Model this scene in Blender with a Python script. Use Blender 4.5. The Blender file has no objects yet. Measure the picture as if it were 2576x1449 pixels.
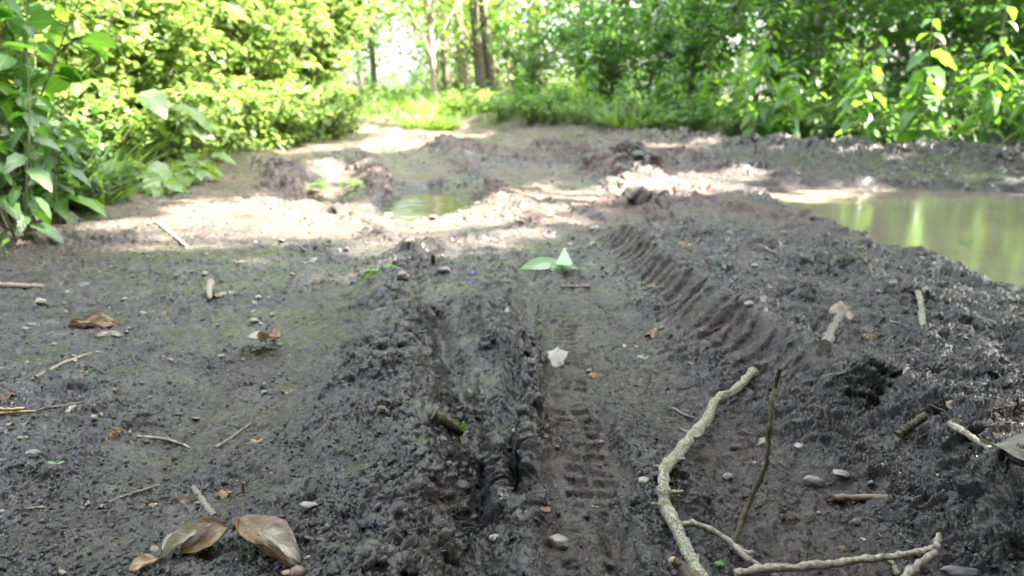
import bpy, math, random
import numpy as np
from mathutils import Vector

# ------------------------------------------------------------------ camera, sky, sun
R = math.radians
scene = bpy.context.scene
COL = scene.collection
CZ, PITCH, FL = 0.45, R(14.6), 26.0
cam_d = bpy.data.cameras.new('camera')
cam_d.sensor_width = 36.0
cam_d.lens = FL
cam_d.clip_start = 0.02
cam_d.clip_end = 1500
cam_d.dof.use_dof = True
cam_d.dof.focus_distance = 0.88
cam_d.dof.aperture_fstop = 6.0
cam = bpy.data.objects.new('camera', cam_d)
COL.objects.link(cam)
cam.location = (0, 0, CZ)
cam.rotation_euler = (R(90) - PITCH, 0, 0)
scene.camera = cam

SUN = np.array([0.66, -0.10, 0.0]); SUN[2] = math.tan(R(50)) * math.hypot(SUN[0], SUN[1])
SUN /= np.linalg.norm(SUN)
world = bpy.data.worlds.new('World')
scene.world = world
world.use_nodes = True
wn = world.node_tree.nodes
sky = wn.new('ShaderNodeTexSky')
sky.sky_type = 'NISHITA'
sky.sun_disc = False
sky.sun_elevation = math.asin(SUN[2])
sky.sun_rotation = math.atan2(SUN[0], SUN[1])
sky.air_density = 1.0
sky.dust_density = 4.5
haze_sky = wn.new('ShaderNodeHueSaturation')      # a thin white summer haze: the blue is weak
haze_sky.inputs['Saturation'].default_value = .38
haze_sky.inputs['Value'].default_value = 1.0
world.node_tree.links.new(sky.outputs[0], haze_sky.inputs['Color'])
world.node_tree.links.new(haze_sky.outputs[0], wn['Background'].inputs[0])
wn['Background'].inputs[1].default_value = 0.15
sun_d = bpy.data.lights.new('sun', 'SUN')
sun_d.energy = 5.0
sun_d.angle = R(0.53)
sun_d.color = (1.0, 0.91, 0.78)
sun = bpy.data.objects.new('sun', sun_d)
COL.objects.link(sun)
sun.rotation_euler = Vector(SUN).to_track_quat('Z', 'Y').to_euler()
scene.view_settings.view_transform = 'Standard'
scene.view_settings.look = 'None'
scene.view_settings.gamma = 1.0
scene.view_settings.exposure = 3.8
scene.render.engine = 'CYCLES'
scene.cycles.use_denoising = True
scene.cycles.denoising_prefilter = 'ACCURATE'
scene.cycles.adaptive_threshold = 0.006
scene.cycles.max_bounces = 8
scene.cycles.transparent_max_bounces = 8
scene.cycles.sample_clamp_indirect = 6.0
scene.cycles.caustics_reflective = False
scene.cycles.caustics_refractive = False

rng = np.random.default_rng(7)
random.seed(7)

# ------------------------------------------------------------------ where a place in the photograph lies
SP, CP = math.sin(PITCH), math.cos(PITCH)
def rays(p):
    p = np.atleast_2d(np.asarray(p, float))
    u = (p[:, 0] - 1288) / 2576 / (FL / 36)
    v = (p[:, 1] - 724.5) / 2576 / (FL / 36)
    return np.stack([u, CP - v * SP, -SP - v * CP], 1)
def flat(p, z=0.0):
    d = rays(p)
    t = (z - CZ) / d[:, 2]
    return np.array([0, 0, CZ]) + d * t[:, None]

# ------------------------------------------------------------------ noise
def _hash(ix, iy, seed):
    h = (ix.astype(np.int64) * 374761393 + iy.astype(np.int64) * 668265263 + seed * 1442695041) & 0xffffffff
    h = ((h ^ (h >> 13)) * 1274126177) & 0xffffffff
    return ((h ^ (h >> 16)) & 0xffffff).astype(np.float32) / np.float32(0xffffff)
def perlin(x, y, seed=0):
    ix = np.floor(x); iy = np.floor(y)
    fx = (x - ix).astype(np.float32); fy = (y - iy).astype(np.float32)
    ix = ix.astype(np.int64); iy = iy.astype(np.int64)
    ux = fx * fx * fx * (fx * (fx * 6 - 15) + 10); uy = fy * fy * fy * (fy * (fy * 6 - 15) + 10)
    def g(dx, dy):
        a = _hash(ix + dx, iy + dy, seed) * np.float32(6.2831853)
        return np.cos(a) * (fx - dx) + np.sin(a) * (fy - dy)
    a, b, c, d = g(0, 0), g(1, 0), g(0, 1), g(1, 1)
    t = a + (b - a) * ux; s = c + (d - c) * ux
    return (t + (s - t) * uy) * 1.5
def fbm(x, y, f, octv, seed=0, gain=0.5):
    s = 0; a = 1.0
    for k in range(octv):
        s = s + a * perlin(x * f, y * f, seed + k * 17)
        a *= gain; f *= 2.03
    return s
def lumps(x, y, f, seed, keep=0.8):
    """rounded clods: highest of the domes sitting in the nine cells around a point"""
    X = x * f; Y = y * f
    ix = np.floor(X).astype(np.int64); iy = np.floor(Y).astype(np.int64)
    out = np.zeros(X.shape, np.float32)
    for dx in (-1, 0, 1):
        for dy in (-1, 0, 1):
            cx = ix + dx; cy = iy + dy
            h1 = _hash(cx, cy, seed); h2 = _hash(cx, cy, seed + 5); h3 = _hash(cx, cy, seed + 9)
            r = 0.28 + 0.5 * h3
            ex = X - cx - h1; ey = Y - cy - h2
            an = h3 * 40.0
            ca, sa = np.cos(an), np.sin(an)
            A = ex * ca + ey * sa; B = 1.6 * (ey * ca - ex * sa)
            rd = np.where(h2 > .45, np.abs(A) + .8 * np.abs(B), np.sqrt(A * A + B * B)) / r
            hh = np.minimum(np.sqrt(np.clip(1 - rd * rd, 0, 1)), .55 + .5 * h1 + .5 * A) * r * (h1 < keep) * (rd < 1)
            out = np.maximum(out, hh.astype(np.float32))
    return out / f
def sm(a, b, x):
    t = np.clip((x - a) / (b - a), 0, 1)
    return t * t * (3 - 2 * t)
def poly(x, y, pts):
    """signed distance (right of the line positive), arc length and end fade to a ground polyline"""
    best = np.full(x.shape, 1e9, np.float32); sd = best.copy(); sl = np.zeros(x.shape, np.float32)
    s0 = 0.0
    for (a, b) in zip(pts[:-1], pts[1:]):
        ab = b - a; L = math.hypot(*ab) + 1e-9; t = ab / L
        px = x - a[0]; py = y - a[1]
        q = np.clip(px * t[0] + py * t[1], 0, L)
        ex = px - q * t[0]; ey = py - q * t[1]
        d = np.sqrt(ex * ex + ey * ey)
        sgn = np.where(px * t[1] - py * t[0] >= 0, 1.0, -1.0)
        m = d < best
        best = np.where(m, d, best); sd = np.where(m, d * sgn, sd); sl = np.where(m, s0 + q, sl)
        s0 += L
    return sd, sl, s0
def L(*px):
    return flat(px)[:, :2]

# ridges and troughs: line, height, width left, width right
RIDGES = [
    (L((960, 1560), (1060, 1330), (1095, 1180), (1085, 1100), (1050, 1000), (1020, 900), (1000, 760), (1030, 650)), .042, .09, .035),
    (L((1190, 800), (1240, 850), (1285, 910), (1330, 990), (1345, 1070), (1330, 1150)), .066, .045, .020),
    (L((1230, 1120), (1290, 1230), (1350, 1340), (1390, 1500)), .024, .018, .022),
    (L((1590, 1560), (1590, 1380), (1585, 1240), (1580, 1130), (1560, 1010)), .022, .020, .07),
    (L((1030, 640), (1060, 660), (1090, 620)), .04, .03, .03),
    (L((1200, 690), (1240, 740), (1270, 820)), .028, .03, .05),
    (L((1450, 545), (1530, 530), (1640, 520), (1700, 505)), .05, .06, .10),
    (L((1360, 395), (1440, 415), (1530, 440), (1610, 465)), .085, .09, .14),
    (L((1440, 385), (1560, 400), (1640, 430)), .09, .10, .16),
    (L((640, 520), (760, 530), (900, 560), (1000, 600)), .035, .05, .06),
    (L((640, 415), (700, 440), (740, 480)), .06, .15, .12),
    (L((980, 500), (960, 470), (930, 440), (925, 400)), .06, .12, .10),
    (L((1130, 380), (1230, 395), (1330, 420)), .10, .2, .25),
    (L((80, 610), (180, 600), (300, 600)), .03, .06, .10),
    (L((1240, 322), (1480, 340), (1700, 358), (1900, 380), (2150, 396), (2600, 400), (3200, 410)), .11, .28, .30),
    (L((1330, 560), (1230, 480), (1150, 410), (1090, 360), (1050, 335)), .05, .07, .09),
    (L((1560, 480), (1400, 400), (1290, 355), (1200, 332)), .06, .09, .12),
    (L((700, 470), (860, 400), (960, 352), (1000, 330)), .05, .09, .10),
    (L((1900, 440), (1700, 400), (1500, 368)), .05, .12, .14),
    (L((2380, 405), (2560, 420), (2700, 430)), .08, .12, .2),
    (L((2100, 700), (2200, 740), (2280, 800)), .03, .06, .06),
    (L((-100, 900), (150, 960), (400, 960)), .014, .06, .10),
    (L((2440, 850), (2520, 1000), (2600, 1300)), .016, .05, .08),
]
TROUGHS = [
    (L((1150, 1560), (1170, 1400), (1195, 1230), (1180, 1130), (1165, 1000), (1130, 880), (1090, 780)), .032, .024, .028),
    (L((1290, 1130), (1300, 1210), (1340, 1300)), .034, .012, .012),
    (L((1540, 1560), (1548, 1400), (1550, 1270)), .024, .012, .010),
    (L((520, 1200), (600, 1000), (720, 850), (820, 720), (900, 640)), .018, .11, .10),
    (L((780, 500), (830, 460), (880, 410)), .06, .16, .16),
    (L((2500, 880), (2560, 940), (2600, 1000)), .03, .05, .04),
    (L((2535, 770), (2600, 765)), .05, .03, .03),
    (L((2200, 1060), (2280, 1020), (2330, 990)), .03, .02, .02),
    (L((1380, 600), (1300, 700)), .01, .1, .1),
    (L((1230, 1280), (1210, 1160)), .018, .012, .012),
]
LANE = L((1490, 1600), (1480, 1400), (1475, 1250), (1462, 1130), (1440, 1010), (1425, 900), (1400, 760))
WIDE = L((1390, 680), (1440, 760), (1560, 900), (1760, 1080), (1960, 1230), (2080, 1420))
WALL = L((1490, 585), (1590, 640), (1680, 730), (1790, 830), (1900, 900), (2010, 970), (2200, 1060), (2360, 1180), (2520, 1360), (2620, 1500))
SMOOTHL = L((300, 1330), (520, 1180), (620, 1000), (740, 850), (830, 720))
PUD = L((1880, 470), (1990, 462), (2150, 455), (2400, 462), (2800, 470), (3300, 560), (3000, 800), (2620, 690), (2520, 665), (2400, 635), (2290, 605), (2130, 550), (1990, 493))
PUD2 = L((970, 500), (1010, 470), (1080, 462), (1170, 490), (1150, 520), (1060, 548), (990, 545))
PATHC = np.array([(-.3, -1), (-.4, 3), (-.7, 6), (-1.3, 9), (-1.95, 12), (-3.1, 18), (-5.6, 32), (-9.0, 50)], float)
def inside(x, y, pg):
    """signed distance to a polygon, positive inside"""
    c = np.zeros(x.shape, bool)
    n = len(pg); d = np.full(x.shape, 1e9, np.float32)
    for i in range(n):
        a = pg[i]; b = pg[(i + 1) % n]
        ab = b - a; t = np.clip(((x - a[0]) * ab[0] + (y - a[1]) * ab[1]) / (ab @ ab), 0, 1)
        d = np.minimum(d, np.hypot(x - a[0] - t * ab[0], y - a[1] - t * ab[1]))
        if a[1] != b[1]:
            hit = ((a[1] > y) != (b[1] > y)) & (x < (b[0] - a[0]) * (y - a[1]) / (b[1] - a[1]) + a[0])
            c ^= hit
    return np.where(c, d, -d)
WATER = -0.045
WATER2 = -0.030
def macro(x, y):
    """large shapes of the ground, and how smoothly pressed (0..1) the mud is"""
    x = np.asarray(x, np.float32); y = np.asarray(y, np.float32)
    jx = fbm(x, y, 8.0, 3, 3, .5) * .016; jy = fbm(x, y, 8.0, 3, 8, .5) * .016
    grow = 1 + np.clip(y - 2, 0, 6) * .35
    xx = x + jx * grow; yy = y + jy * grow
    z = fbm(x, y, .9, 3, 21) * .020
    rm = 0
    for pts, h, wl, wr in RIDGES:
        d, s, T = poly(xx, yy, pts)
        w = np.where(d < 0, wl, wr)
        amp = h * (1 + .45 * perlin(s * 14 / (1 + 6 * (h > .06)), s * 0 + h * 99, 5))
        e = np.exp(-np.abs(d / w) ** 1.7)
        z = z + amp * e * (.78 + .35 * fbm(xx, yy, 24, 3, 63)); rm = np.maximum(rm, e * min(1, h / .03))
    for pts, h, wl, wr in TROUGHS:
        d, s, T = poly(xx, yy, pts)
        w = np.where(d < 0, wl, wr)
        z = z - h * np.exp(-np.abs(d / w) ** 2.2)
    # bank on the right, its ribbed left wall
    d, s, T = poly(xx, yy, WALL); d = -d      # the line runs towards the camera: right of it is the bank
    ins = sm(-.060, .030, d) * sm(2.6, 2.2, y) * sm(.1, .3, y)
    z = z + ins * (.034 + .030 * np.exp(-((d - .03) / .05) ** 2)) * sm(.9, .25, d)
    rib = np.exp(-(np.abs(d + .018 + .012 * perlin(s * 9, s * 0, 29)) / .040) ** 3) * sm(.0, .3, s) * sm(T * .80, T * .62, s)
    rs = np.sin(s * 2 * np.pi / .050 + d * 25 + 1.6 * perlin(s * 7, s * 0, 9)); z = z + rib * (.009 + .004 * perlin(s * 12, s * 0, 19)) * (np.sign(rs) * np.abs(rs) ** .6)
    smooth = np.clip(rib * 1.15, 0, .95).astype(np.float32)
    # pressed lanes
    d, s, T = poly(xx, yy, LANE)
    k = sm(.058, .034, np.abs(d)) * sm(0, .08, T - s)
    z = z * (1 - k * .7) - .003 * k
    smooth = np.maximum(smooth, k)
    ph = s / .029 + .25 * perlin(s * 6, s * 0, 31)
    blk = np.maximum(sm(-.35, .0, np.sin(ph * 2 * np.pi)) * sm(.0125, .0100, np.abs(np.abs(d) - .0155)) , sm(-.2, .1, np.sin((ph + .5) * 2 * np.pi)) * sm(.004, .0025, np.abs(d)) * .0)
    worn = sm(-.55, .05, fbm(x, y, 9, 2, 77))
    z = z - .0065 * k * blk * worn
    d, s, T = poly(xx, yy, WIDE)
    wd = .10 - .02 * sm(.3, 1.2, s)
    k = sm(wd * 1.5, wd * .55, np.abs(d)) * (1 - smooth * .5) * sm(-.02, .25, s)
    z = z * (1 - k * .65) - .006 * k + k * .0022 * np.sin(s * 2 * np.pi / .034 + 3 * perlin(x * 9, y * 9, 4)) * sm(.9, .4, s)
    smooth = np.maximum(smooth, k * .8)
    d, s, T = poly(xx, yy, SMOOTHL)
    k = sm(.16, .05, np.abs(d)) * sm(-.3, .3, fbm(x, y, 6, 2, 31) + .25)
    smooth = np.maximum(smooth, k * .62)
    pj = .05 * fbm(x, y, 3.5, 4, 71); q = inside(xx + pj, yy + pj * 1.5, PUD) + .03 * fbm(x, y, 16, 2, 72)
    z = np.where(q > -.12, z * (1 - sm(-.14, .05, q)) - .078 * sm(-.20, .14, q), z) 
    q2 = inside(xx + pj, yy + 2 * pj, PUD2) + .02 * fbm(x, y, 12, 2, 73)
    z = np.where(q2 > -.10, z * (1 - sm(-.10, .04, q2)) - .055 * sm(-.12, .06, q2), z)
    wet = np.maximum(sm(-.22, .0, q), sm(-.12, .0, q2))
    # forest floor beyond the edges
    dp, s, T = poly(x, y, PATHC)
    wpath = np.interp(y, [0, 5, 7.5, 10, 11.3, 12.5, 50], [9, 9, 9, 1.0, .5, .38, .38])
    left = sm(-1.75, -2.15, x + .10 * np.sin(y * 3) + .02 * y * (y > 6)) * (y > .3)
    far = sm(.05, .45, np.abs(dp) - wpath) * sm(6.0, 9.5, y)
    rb = sm(0, .35, y - np.interp(x, [-.3, .0, 1.0, 1.7, 2.5, 4.1, 9], [10.4, 10.0, 8.9, 8.0, 6.9, 6.35, 6.3]))
    veg = np.clip(np.maximum(np.maximum(left, far), rb), 0, 1)
    z = z + .05 * veg + .08 * rb
    return z, smooth - .0, wet, veg, rm
def detail(x, y, U, V, sp, smooth, wet, rm):
    """clods, crumbs, dents and cracks measured along the surface; sp = mesh spacing there"""
    rough = (1 - .90 * smooth) * (1 - .80 * np.clip(wet, 0, 1))
    patch = sm(-.5, .5, fbm(x, y, 4.5, 3, 55))          # some places crumble more than others
    right = sm(.05, .35, x - .08 * y)
    amt = rough * (.40 + .70 * patch) * (.75 + .65 * right) * (1 + .35 * rm)
    wu = U + .005 * perlin(U * 48, V * 48, 61) + .0018 * perlin(U * 150, V * 150, 64)
    wv = V + .005 * perlin(U * 48, V * 48, 62) + .0018 * perlin(U * 150, V * 150, 65)
    far = sm(1.6, 3.5, y)
    def k(f): return np.clip((1 / f) / (2.2 * sp) - .6, 0, 1)
    D = amt * (.16 * far * lumps(U + .03 * perlin(U * 9, V * 9, 88), V + .03 * perlin(U * 9, V * 9, 89), 5.5, 21, .6) + .14 * lumps(wu, wv, 11, 1, .45) * (.3 + 1.8 * far + 1.0 * right) + .34 * k(27) * lumps(wu, wv, 27, 2, .5) + .50 * k(62) * lumps(wu, wv, 62, 3, .55) + (.80 - .2 * right) * k(140) * lumps(wu, wv, 140, 4, .6) + (.9 - .4 * right) * k(300) * lumps(U, V, 300, 14, .5))
    rg = 0; a_ = 1.0; f_ = 30.0
    for o_ in range(5):
        rg = rg + a_ * k(f_) * (.42 - np.abs(perlin(wu * f_, wv * f_, 130 + o_))); a_ *= .58; f_ *= 2.1
    D = D + amt * (.0105 - .003 * right) * rg
    D = D - amt * (.65 * k(35) * lumps(wu, wv, 35, 12, .38) + .6 * k(90) * lumps(wu, wv, 90, 13, .38))
    D = D + amt * .0026 * k(60) * fbm(wu, wv, 40, 3, 90, .6)
    D = D - amt * .004 * k(30) * np.clip(.22 - np.abs(fbm(wu, wv, 17, 3, 95)), 0, 1) * 4 * (.4 + right)
    sm_ = np.clip(1 - amt, 0, 1) * (1 - .8 * wet)
    D = D + sm_ * (.0012 * fbm(x, y, 60, 3, 92) + .45 * k(110) * lumps(U, V, 110, 6, .14) + .6 * k(240) * lumps(U, V, 240, 16, .25) - .5 * k(110) * lumps(wu, wv, 100, 18, .16))
    ck = np.abs(fbm(wu, wv, 26, 3, 97)); D = D - .003 * k(60) * sm(.06, .0, ck) * sm(-.2, .3, perlin(x * 7, y * 7, 98)) * (1 - .8 * far)
    return D, patch
def _rows(a, b, e):
    n = int(math.log((b + .12) / (a + .12)) / e); return (a + .12) * ((b + .12) / (a + .12)) ** (np.arange(n) / n) - .12
YS = np.concatenate([_rows(.42, 2.5, .0017), _rows(2.5, 7.0, .0030), _rows(7.0, 16.0, .006), np.linspace(16, 46, 70)])
SS = np.concatenate([np.linspace(-2.2, -.86, 60)[:-1], np.linspace(-.86, .86, 1300), np.linspace(.86, 2.2, 60)[1:]])
_SX, _SY = np.meshgrid(SS, YS)
GX = (_SX * (_SY + .12)).astype(np.float32); GY = _SY.astype(np.float32)
Z0, gs, gw, gv, grm = macro(GX, GY)
dxr = np.gradient(GX, axis=1); dyr = np.gradient(GY, axis=0)
zx = np.gradient(Z0, axis=1) / dxr
zy = (np.gradient(Z0, axis=0) - zx * np.gradient(GX, axis=0)) / dyr
c0 = len(SS) // 2
q = np.cumsum((np.sqrt(1 + zx ** 2) - 1) * dxr, axis=1); GU = GX + q - q[:, c0:c0 + 1]
GV = GY + np.cumsum((np.sqrt(1 + zy ** 2) - 1) * dyr, axis=0)
GD, gp_ = detail(GX, GY, GU, GV, np.maximum(np.abs(dxr), dyr), gs, gw, grm)
nl = np.sqrt(1 + zx ** 2 + zy ** 2)
PX, PY, PZ = GX - zx / nl * GD, GY - zy / nl * GD, Z0 + GD / nl
def look(A, x, y):
    x = np.asarray(x, float); y = np.clip(np.asarray(y, float), YS[0], YS[-1])
    i = np.clip(np.interp(y, YS, np.arange(len(YS))), 0, len(YS) - 1.001); j = np.clip(np.interp(x / (y + .12), SS, np.arange(len(SS))), 0, len(SS) - 1.001)
    a = i.astype(int); b = j.astype(int); u = i - a; v = j - b
    return (A[a, b] * (1 - v) + A[a, b + 1] * v) * (1 - u) + (A[a + 1, b] * (1 - v) + A[a + 1, b + 1] * v) * u
def H(x, y, full=False):
    z = look(PZ, x, y)
    return (z, look(gs, x, y), look(gw, x, y), look(gv, x, y), look(gp_, x, y)) if full else z
def vegmask(x, y): return look(gv, x, y)
def G(p, dz=0.0):
    """ground point under a place in the photograph"""
    p = np.atleast_2d(np.asarray(p, float))
    d = rays(p)
    t = 1 / np.linspace(1 / .45, 1 / 16.0, 420)
    X = d[:, 0:1] * t; Y = d[:, 1:2] * t; Z = CZ + d[:, 2:3] * t
    hz = look(Z0, X, Y)
    under = Z < hz
    k = np.where(under.any(1), under.argmax(1), len(t) - 1)
    i = np.arange(len(p))
    x, y = X[i, k], Y[i, k]
    return np.stack([x, y, H(x, y) + dz], 1)

# ------------------------------------------------------------------ mesh building
class MB:
    def __init__(s): s.v = []; s.f = []; s.n = 0; s.uv = []
    def add(s, v, f, uv=None):
        v = np.asarray(v, np.float32).reshape(-1, 3); f = np.asarray(f, np.int64)
        s.v.append(v); s.f.append(f + s.n); s.n += len(v)
        s.uv.append(np.zeros((len(v), 2), np.float32) if uv is None else np.asarray(uv, np.float32))
    def build(s, name, mat, parent=None, smooth=True, loc=None):
        me = bpy.data.meshes.new(name)
        V = np.concatenate(s.v); UV = np.concatenate(s.uv)
        if loc is not None: V = V - np.asarray(loc, np.float32)
        li = np.concatenate([f.ravel() for f in s.f]); lt = np.concatenate([np.full(len(f), f.shape[1]) for f in s.f])
        ls = np.concatenate([[0], np.cumsum(lt)[:-1]])
        me.vertices.add(len(V)); me.vertices.foreach_set('co', V.ravel())
        me.loops.add(len(li)); me.loops.foreach_set('vertex_index', li.astype(np.int32))
        me.polygons.add(len(lt)); me.polygons.foreach_set('loop_start', ls.astype(np.int32)); me.polygons.foreach_set('loop_total', lt.astype(np.int32))
        me.polygons.foreach_set('use_smooth', np.full(len(lt), smooth))
        me.update(calc_edges=True)
        uvl = me.uv_layers.new(name='UVMap'); uvl.data.foreach_set('uv', UV[li].ravel())
        me.materials.append(mat)
        o = bpy.data.objects.new(name, me)
        COL.objects.link(o)
        if parent is not None: o.parent = parent
        if loc is not None: o.location = loc
        return o
def tag(o, label=None, cat=None, group=None, kind=None):
    if label: o['label'] = label
    if cat: o['category'] = cat
    if group: o['group'] = group
    if kind: o['kind'] = kind
    return o
def empty(name, loc, label=None, cat=None, group=None, rz=0.0, sc=1.0):
    o = bpy.data.objects.new(name, None); COL.objects.link(o)
    o.empty_display_size = .1
    o.location = loc; o.rotation_euler = (0, 0, rz); o.scale = (sc, sc, sc)
    return tag(o, label, cat, group)
def copy_thing(root, loc, rz, sc, label=None, group=None, tilt=(0, 0)):
    r = root.copy(); COL.objects.link(r)
    r.location = loc; r.rotation_euler = (tilt[0], tilt[1], rz); r.scale = (sc, sc, sc) if np.isscalar(sc) else sc
    if label: r['label'] = label
    if group: r['group'] = group
    for ch in root.children:
        c = ch.copy(); COL.objects.link(c); c.parent = r
        for g in ch.children:
            d = g.copy(); COL.objects.link(d); d.parent = c
    return r
def tube(mb, pts, rad, n=8, bump=0.0, seed=0, cap=True):
    pts = np.asarray(pts, float); m = len(pts)
    rad = np.full(m, rad) if np.isscalar(rad) else np.asarray(rad, float)
    tg = np.gradient(pts, axis=0); tg /= np.linalg.norm(tg, axis=1)[:, None] + 1e-12
    ref = np.array([0, 0, 1.0]) if abs(tg[0][2]) < .9 else np.array([1.0, 0, 0])
    nrm = np.cross(tg[0], ref); nrm /= np.linalg.norm(nrm)
    V = []; r_ = np.random.default_rng(seed)
    for i in range(m):
        nrm = nrm - tg[i] * (nrm @ tg[i]); nrm /= np.linalg.norm(nrm) + 1e-12
        b = np.cross(tg[i], nrm)
        a = np.arange(n) / n * 2 * np.pi
        rr = rad[i] * (1 + bump * r_.normal(size=n))
        V.append(pts[i] + (np.cos(a) * rr)[:, None] * nrm + (np.sin(a) * rr)[:, None] * b)
    V = np.concatenate(V)
    i = np.arange(m - 1)[:, None] * n; j = np.arange(n)[None]
    F = np.stack([i + j, i + (j + 1) % n, i + n + (j + 1) % n, i + n + j], -1).reshape(-1, 4)
    uv = np.stack([np.tile(np.arange(n) / n, m), np.repeat(np.linspace(0, 1, m), n)], 1)
    mb.add(V, F, uv)
    if cap:
        for e, k in ((0, 0), (m - 1, (m - 1) * n)):
            ring = V[k:k + n]; c = ring.mean(0)
            idx = np.arange(n)
            f = np.stack([idx, (idx + 1) % n, np.full(n, n)], 1)
            mb.add(np.vstack([ring, c]), f[:, ::-1] if e == 0 else f)
def smoothline(P, n=30, wob=0.0, seed=0):
    P = np.asarray(P, float); m = len(P)
    t = np.linspace(0, m - 1, n); out = []
    Q = np.vstack([2 * P[0] - P[1], P, 2 * P[-1] - P[-2]])
    for a in t:
        i = min(int(a), m - 2); u = a - i
        p0, p1, p2, p3 = Q[i], Q[i + 1], Q[i + 2], Q[i + 3]
        out.append(.5 * ((2 * p1) + (-p0 + p2) * u + (2 * p0 - 5 * p1 + 4 * p2 - p3) * u * u + (-p0 + 3 * p1 - 3 * p2 + p3) * u ** 3))
    out = np.array(out)
    if wob: out += np.random.default_rng(seed).normal(size=out.shape) * wob
    return out
def leaf_tmpl(w=.5, n=5, peak=.45, fold=.25, curl=.3, serr=0.0, wave=0.0):
    """unit leaf along +Y, normal +Z"""
    t = np.linspace(0, 1, n + 1)
    a = math.log(.5) / math.log(peak)
    hw = w / 2 * np.sin(np.pi * np.clip(t, .0, 1) ** a) ** .8
    hw[0] = .012; hw[-1] = .004
    s = np.where(np.arange(n + 1) % 2 == 1, 1 + serr, 1 - serr); hw = hw * s
    z = -curl * t * t
    L_ = np.stack([-hw, t, z + fold * hw + wave * hw * np.sin(t * 14)], 1); M = np.stack([0 * t, t, z], 1); Rr = np.stack([hw, t, z + fold * hw - wave * hw * np.sin(t * 11)], 1)
    V = np.stack([L_, M, Rr], 1).reshape(-1, 3)
    F = []
    for i in range(n):
        F += [[3 * i, 3 * i + 1, 3 * i + 4, 3 * i + 3], [3 * i + 1, 3 * i + 2, 3 * i + 5, 3 * i + 4]]
    uv = np.stack([np.tile([-1, 0, 1], n + 1), np.repeat(t, 3)], 1)
    return V, np.array(F), uv
def frames(d, up):
    d = d / (np.linalg.norm(d, axis=1)[:, None] + 1e-9)
    x = np.cross(d, up); x /= np.linalg.norm(x, axis=1)[:, None] + 1e-9
    z = np.cross(x, d)
    return np.stack([x, d, z], 2)
def leaves(mb, tm, pos, d, up, sc):
    V, F, uv = tm
    M = frames(np.asarray(d, float), np.asarray(up, float))
    P = np.einsum('nij,kj->nki', M, V) * np.asarray(sc)[:, None, None] + np.asarray(pos)[:, None]
    n = len(P); k = len(V)
    FF = (F[None] + (np.arange(n) * k)[:, None, None]).reshape(-1, F.shape[1])
    mb.add(P.reshape(-1, 3), FF, np.tile(uv, (n, 1)))

# ------------------------------------------------------------------ materials
def nodes(name):
    m = bpy.data.materials.new(name); m.use_nodes = True
    nt = m.node_tree; b = nt.nodes['Principled BSDF']
    return m, nt, b
def N(nt, t, **kw):
    n = nt.nodes.new(t)
    for k, v in kw.items():
        if k in n.inputs: n.inputs[k].default_value = v
        else: setattr(n, k, v)
    return n
def ramp(nt, fac, stops):
    r = nt.nodes.new('ShaderNodeValToRGB')
    e = r.color_ramp.elements
    while len(e) < len(stops): e.new(.5)
    for q, (p, c) in zip(e, stops): q.position = p; q.color = (*c, 1) if len(c) == 3 else c
    nt.links.new(fac, r.inputs[0]); return r.outputs[0]
def mixc(nt, fac, a, b, mode='MIX'):
    m = nt.nodes.new('ShaderNodeMix'); m.data_type = 'RGBA'; m.blend_type = mode
    for i, v in ((0, fac), (6, a), (7, b)):
        if hasattr(v, 'is_linked') or isinstance(v, bpy.types.NodeSocket): nt.links.new(v, m.inputs[i])
        else: m.inputs[i].default_value = v if i == 0 else (*v, 1)
    return m.outputs[2]
def noise(nt, scale, detail=4, rough=.55, coord=None):
    n = N(nt, 'ShaderNodeTexNoise', Scale=scale, Detail=detail, Roughness=rough)
    if coord is not None: nt.links.new(coord, n.inputs['Vector'])
    return n.outputs['Fac']
def bump(nt, b, h, strength, dist):
    n = N(nt, 'ShaderNodeBump', Strength=strength, Distance=dist)
    nt.links.new(h, n.inputs['Height']); nt.links.new(n.outputs[0], b.inputs['Normal']); return n
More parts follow.
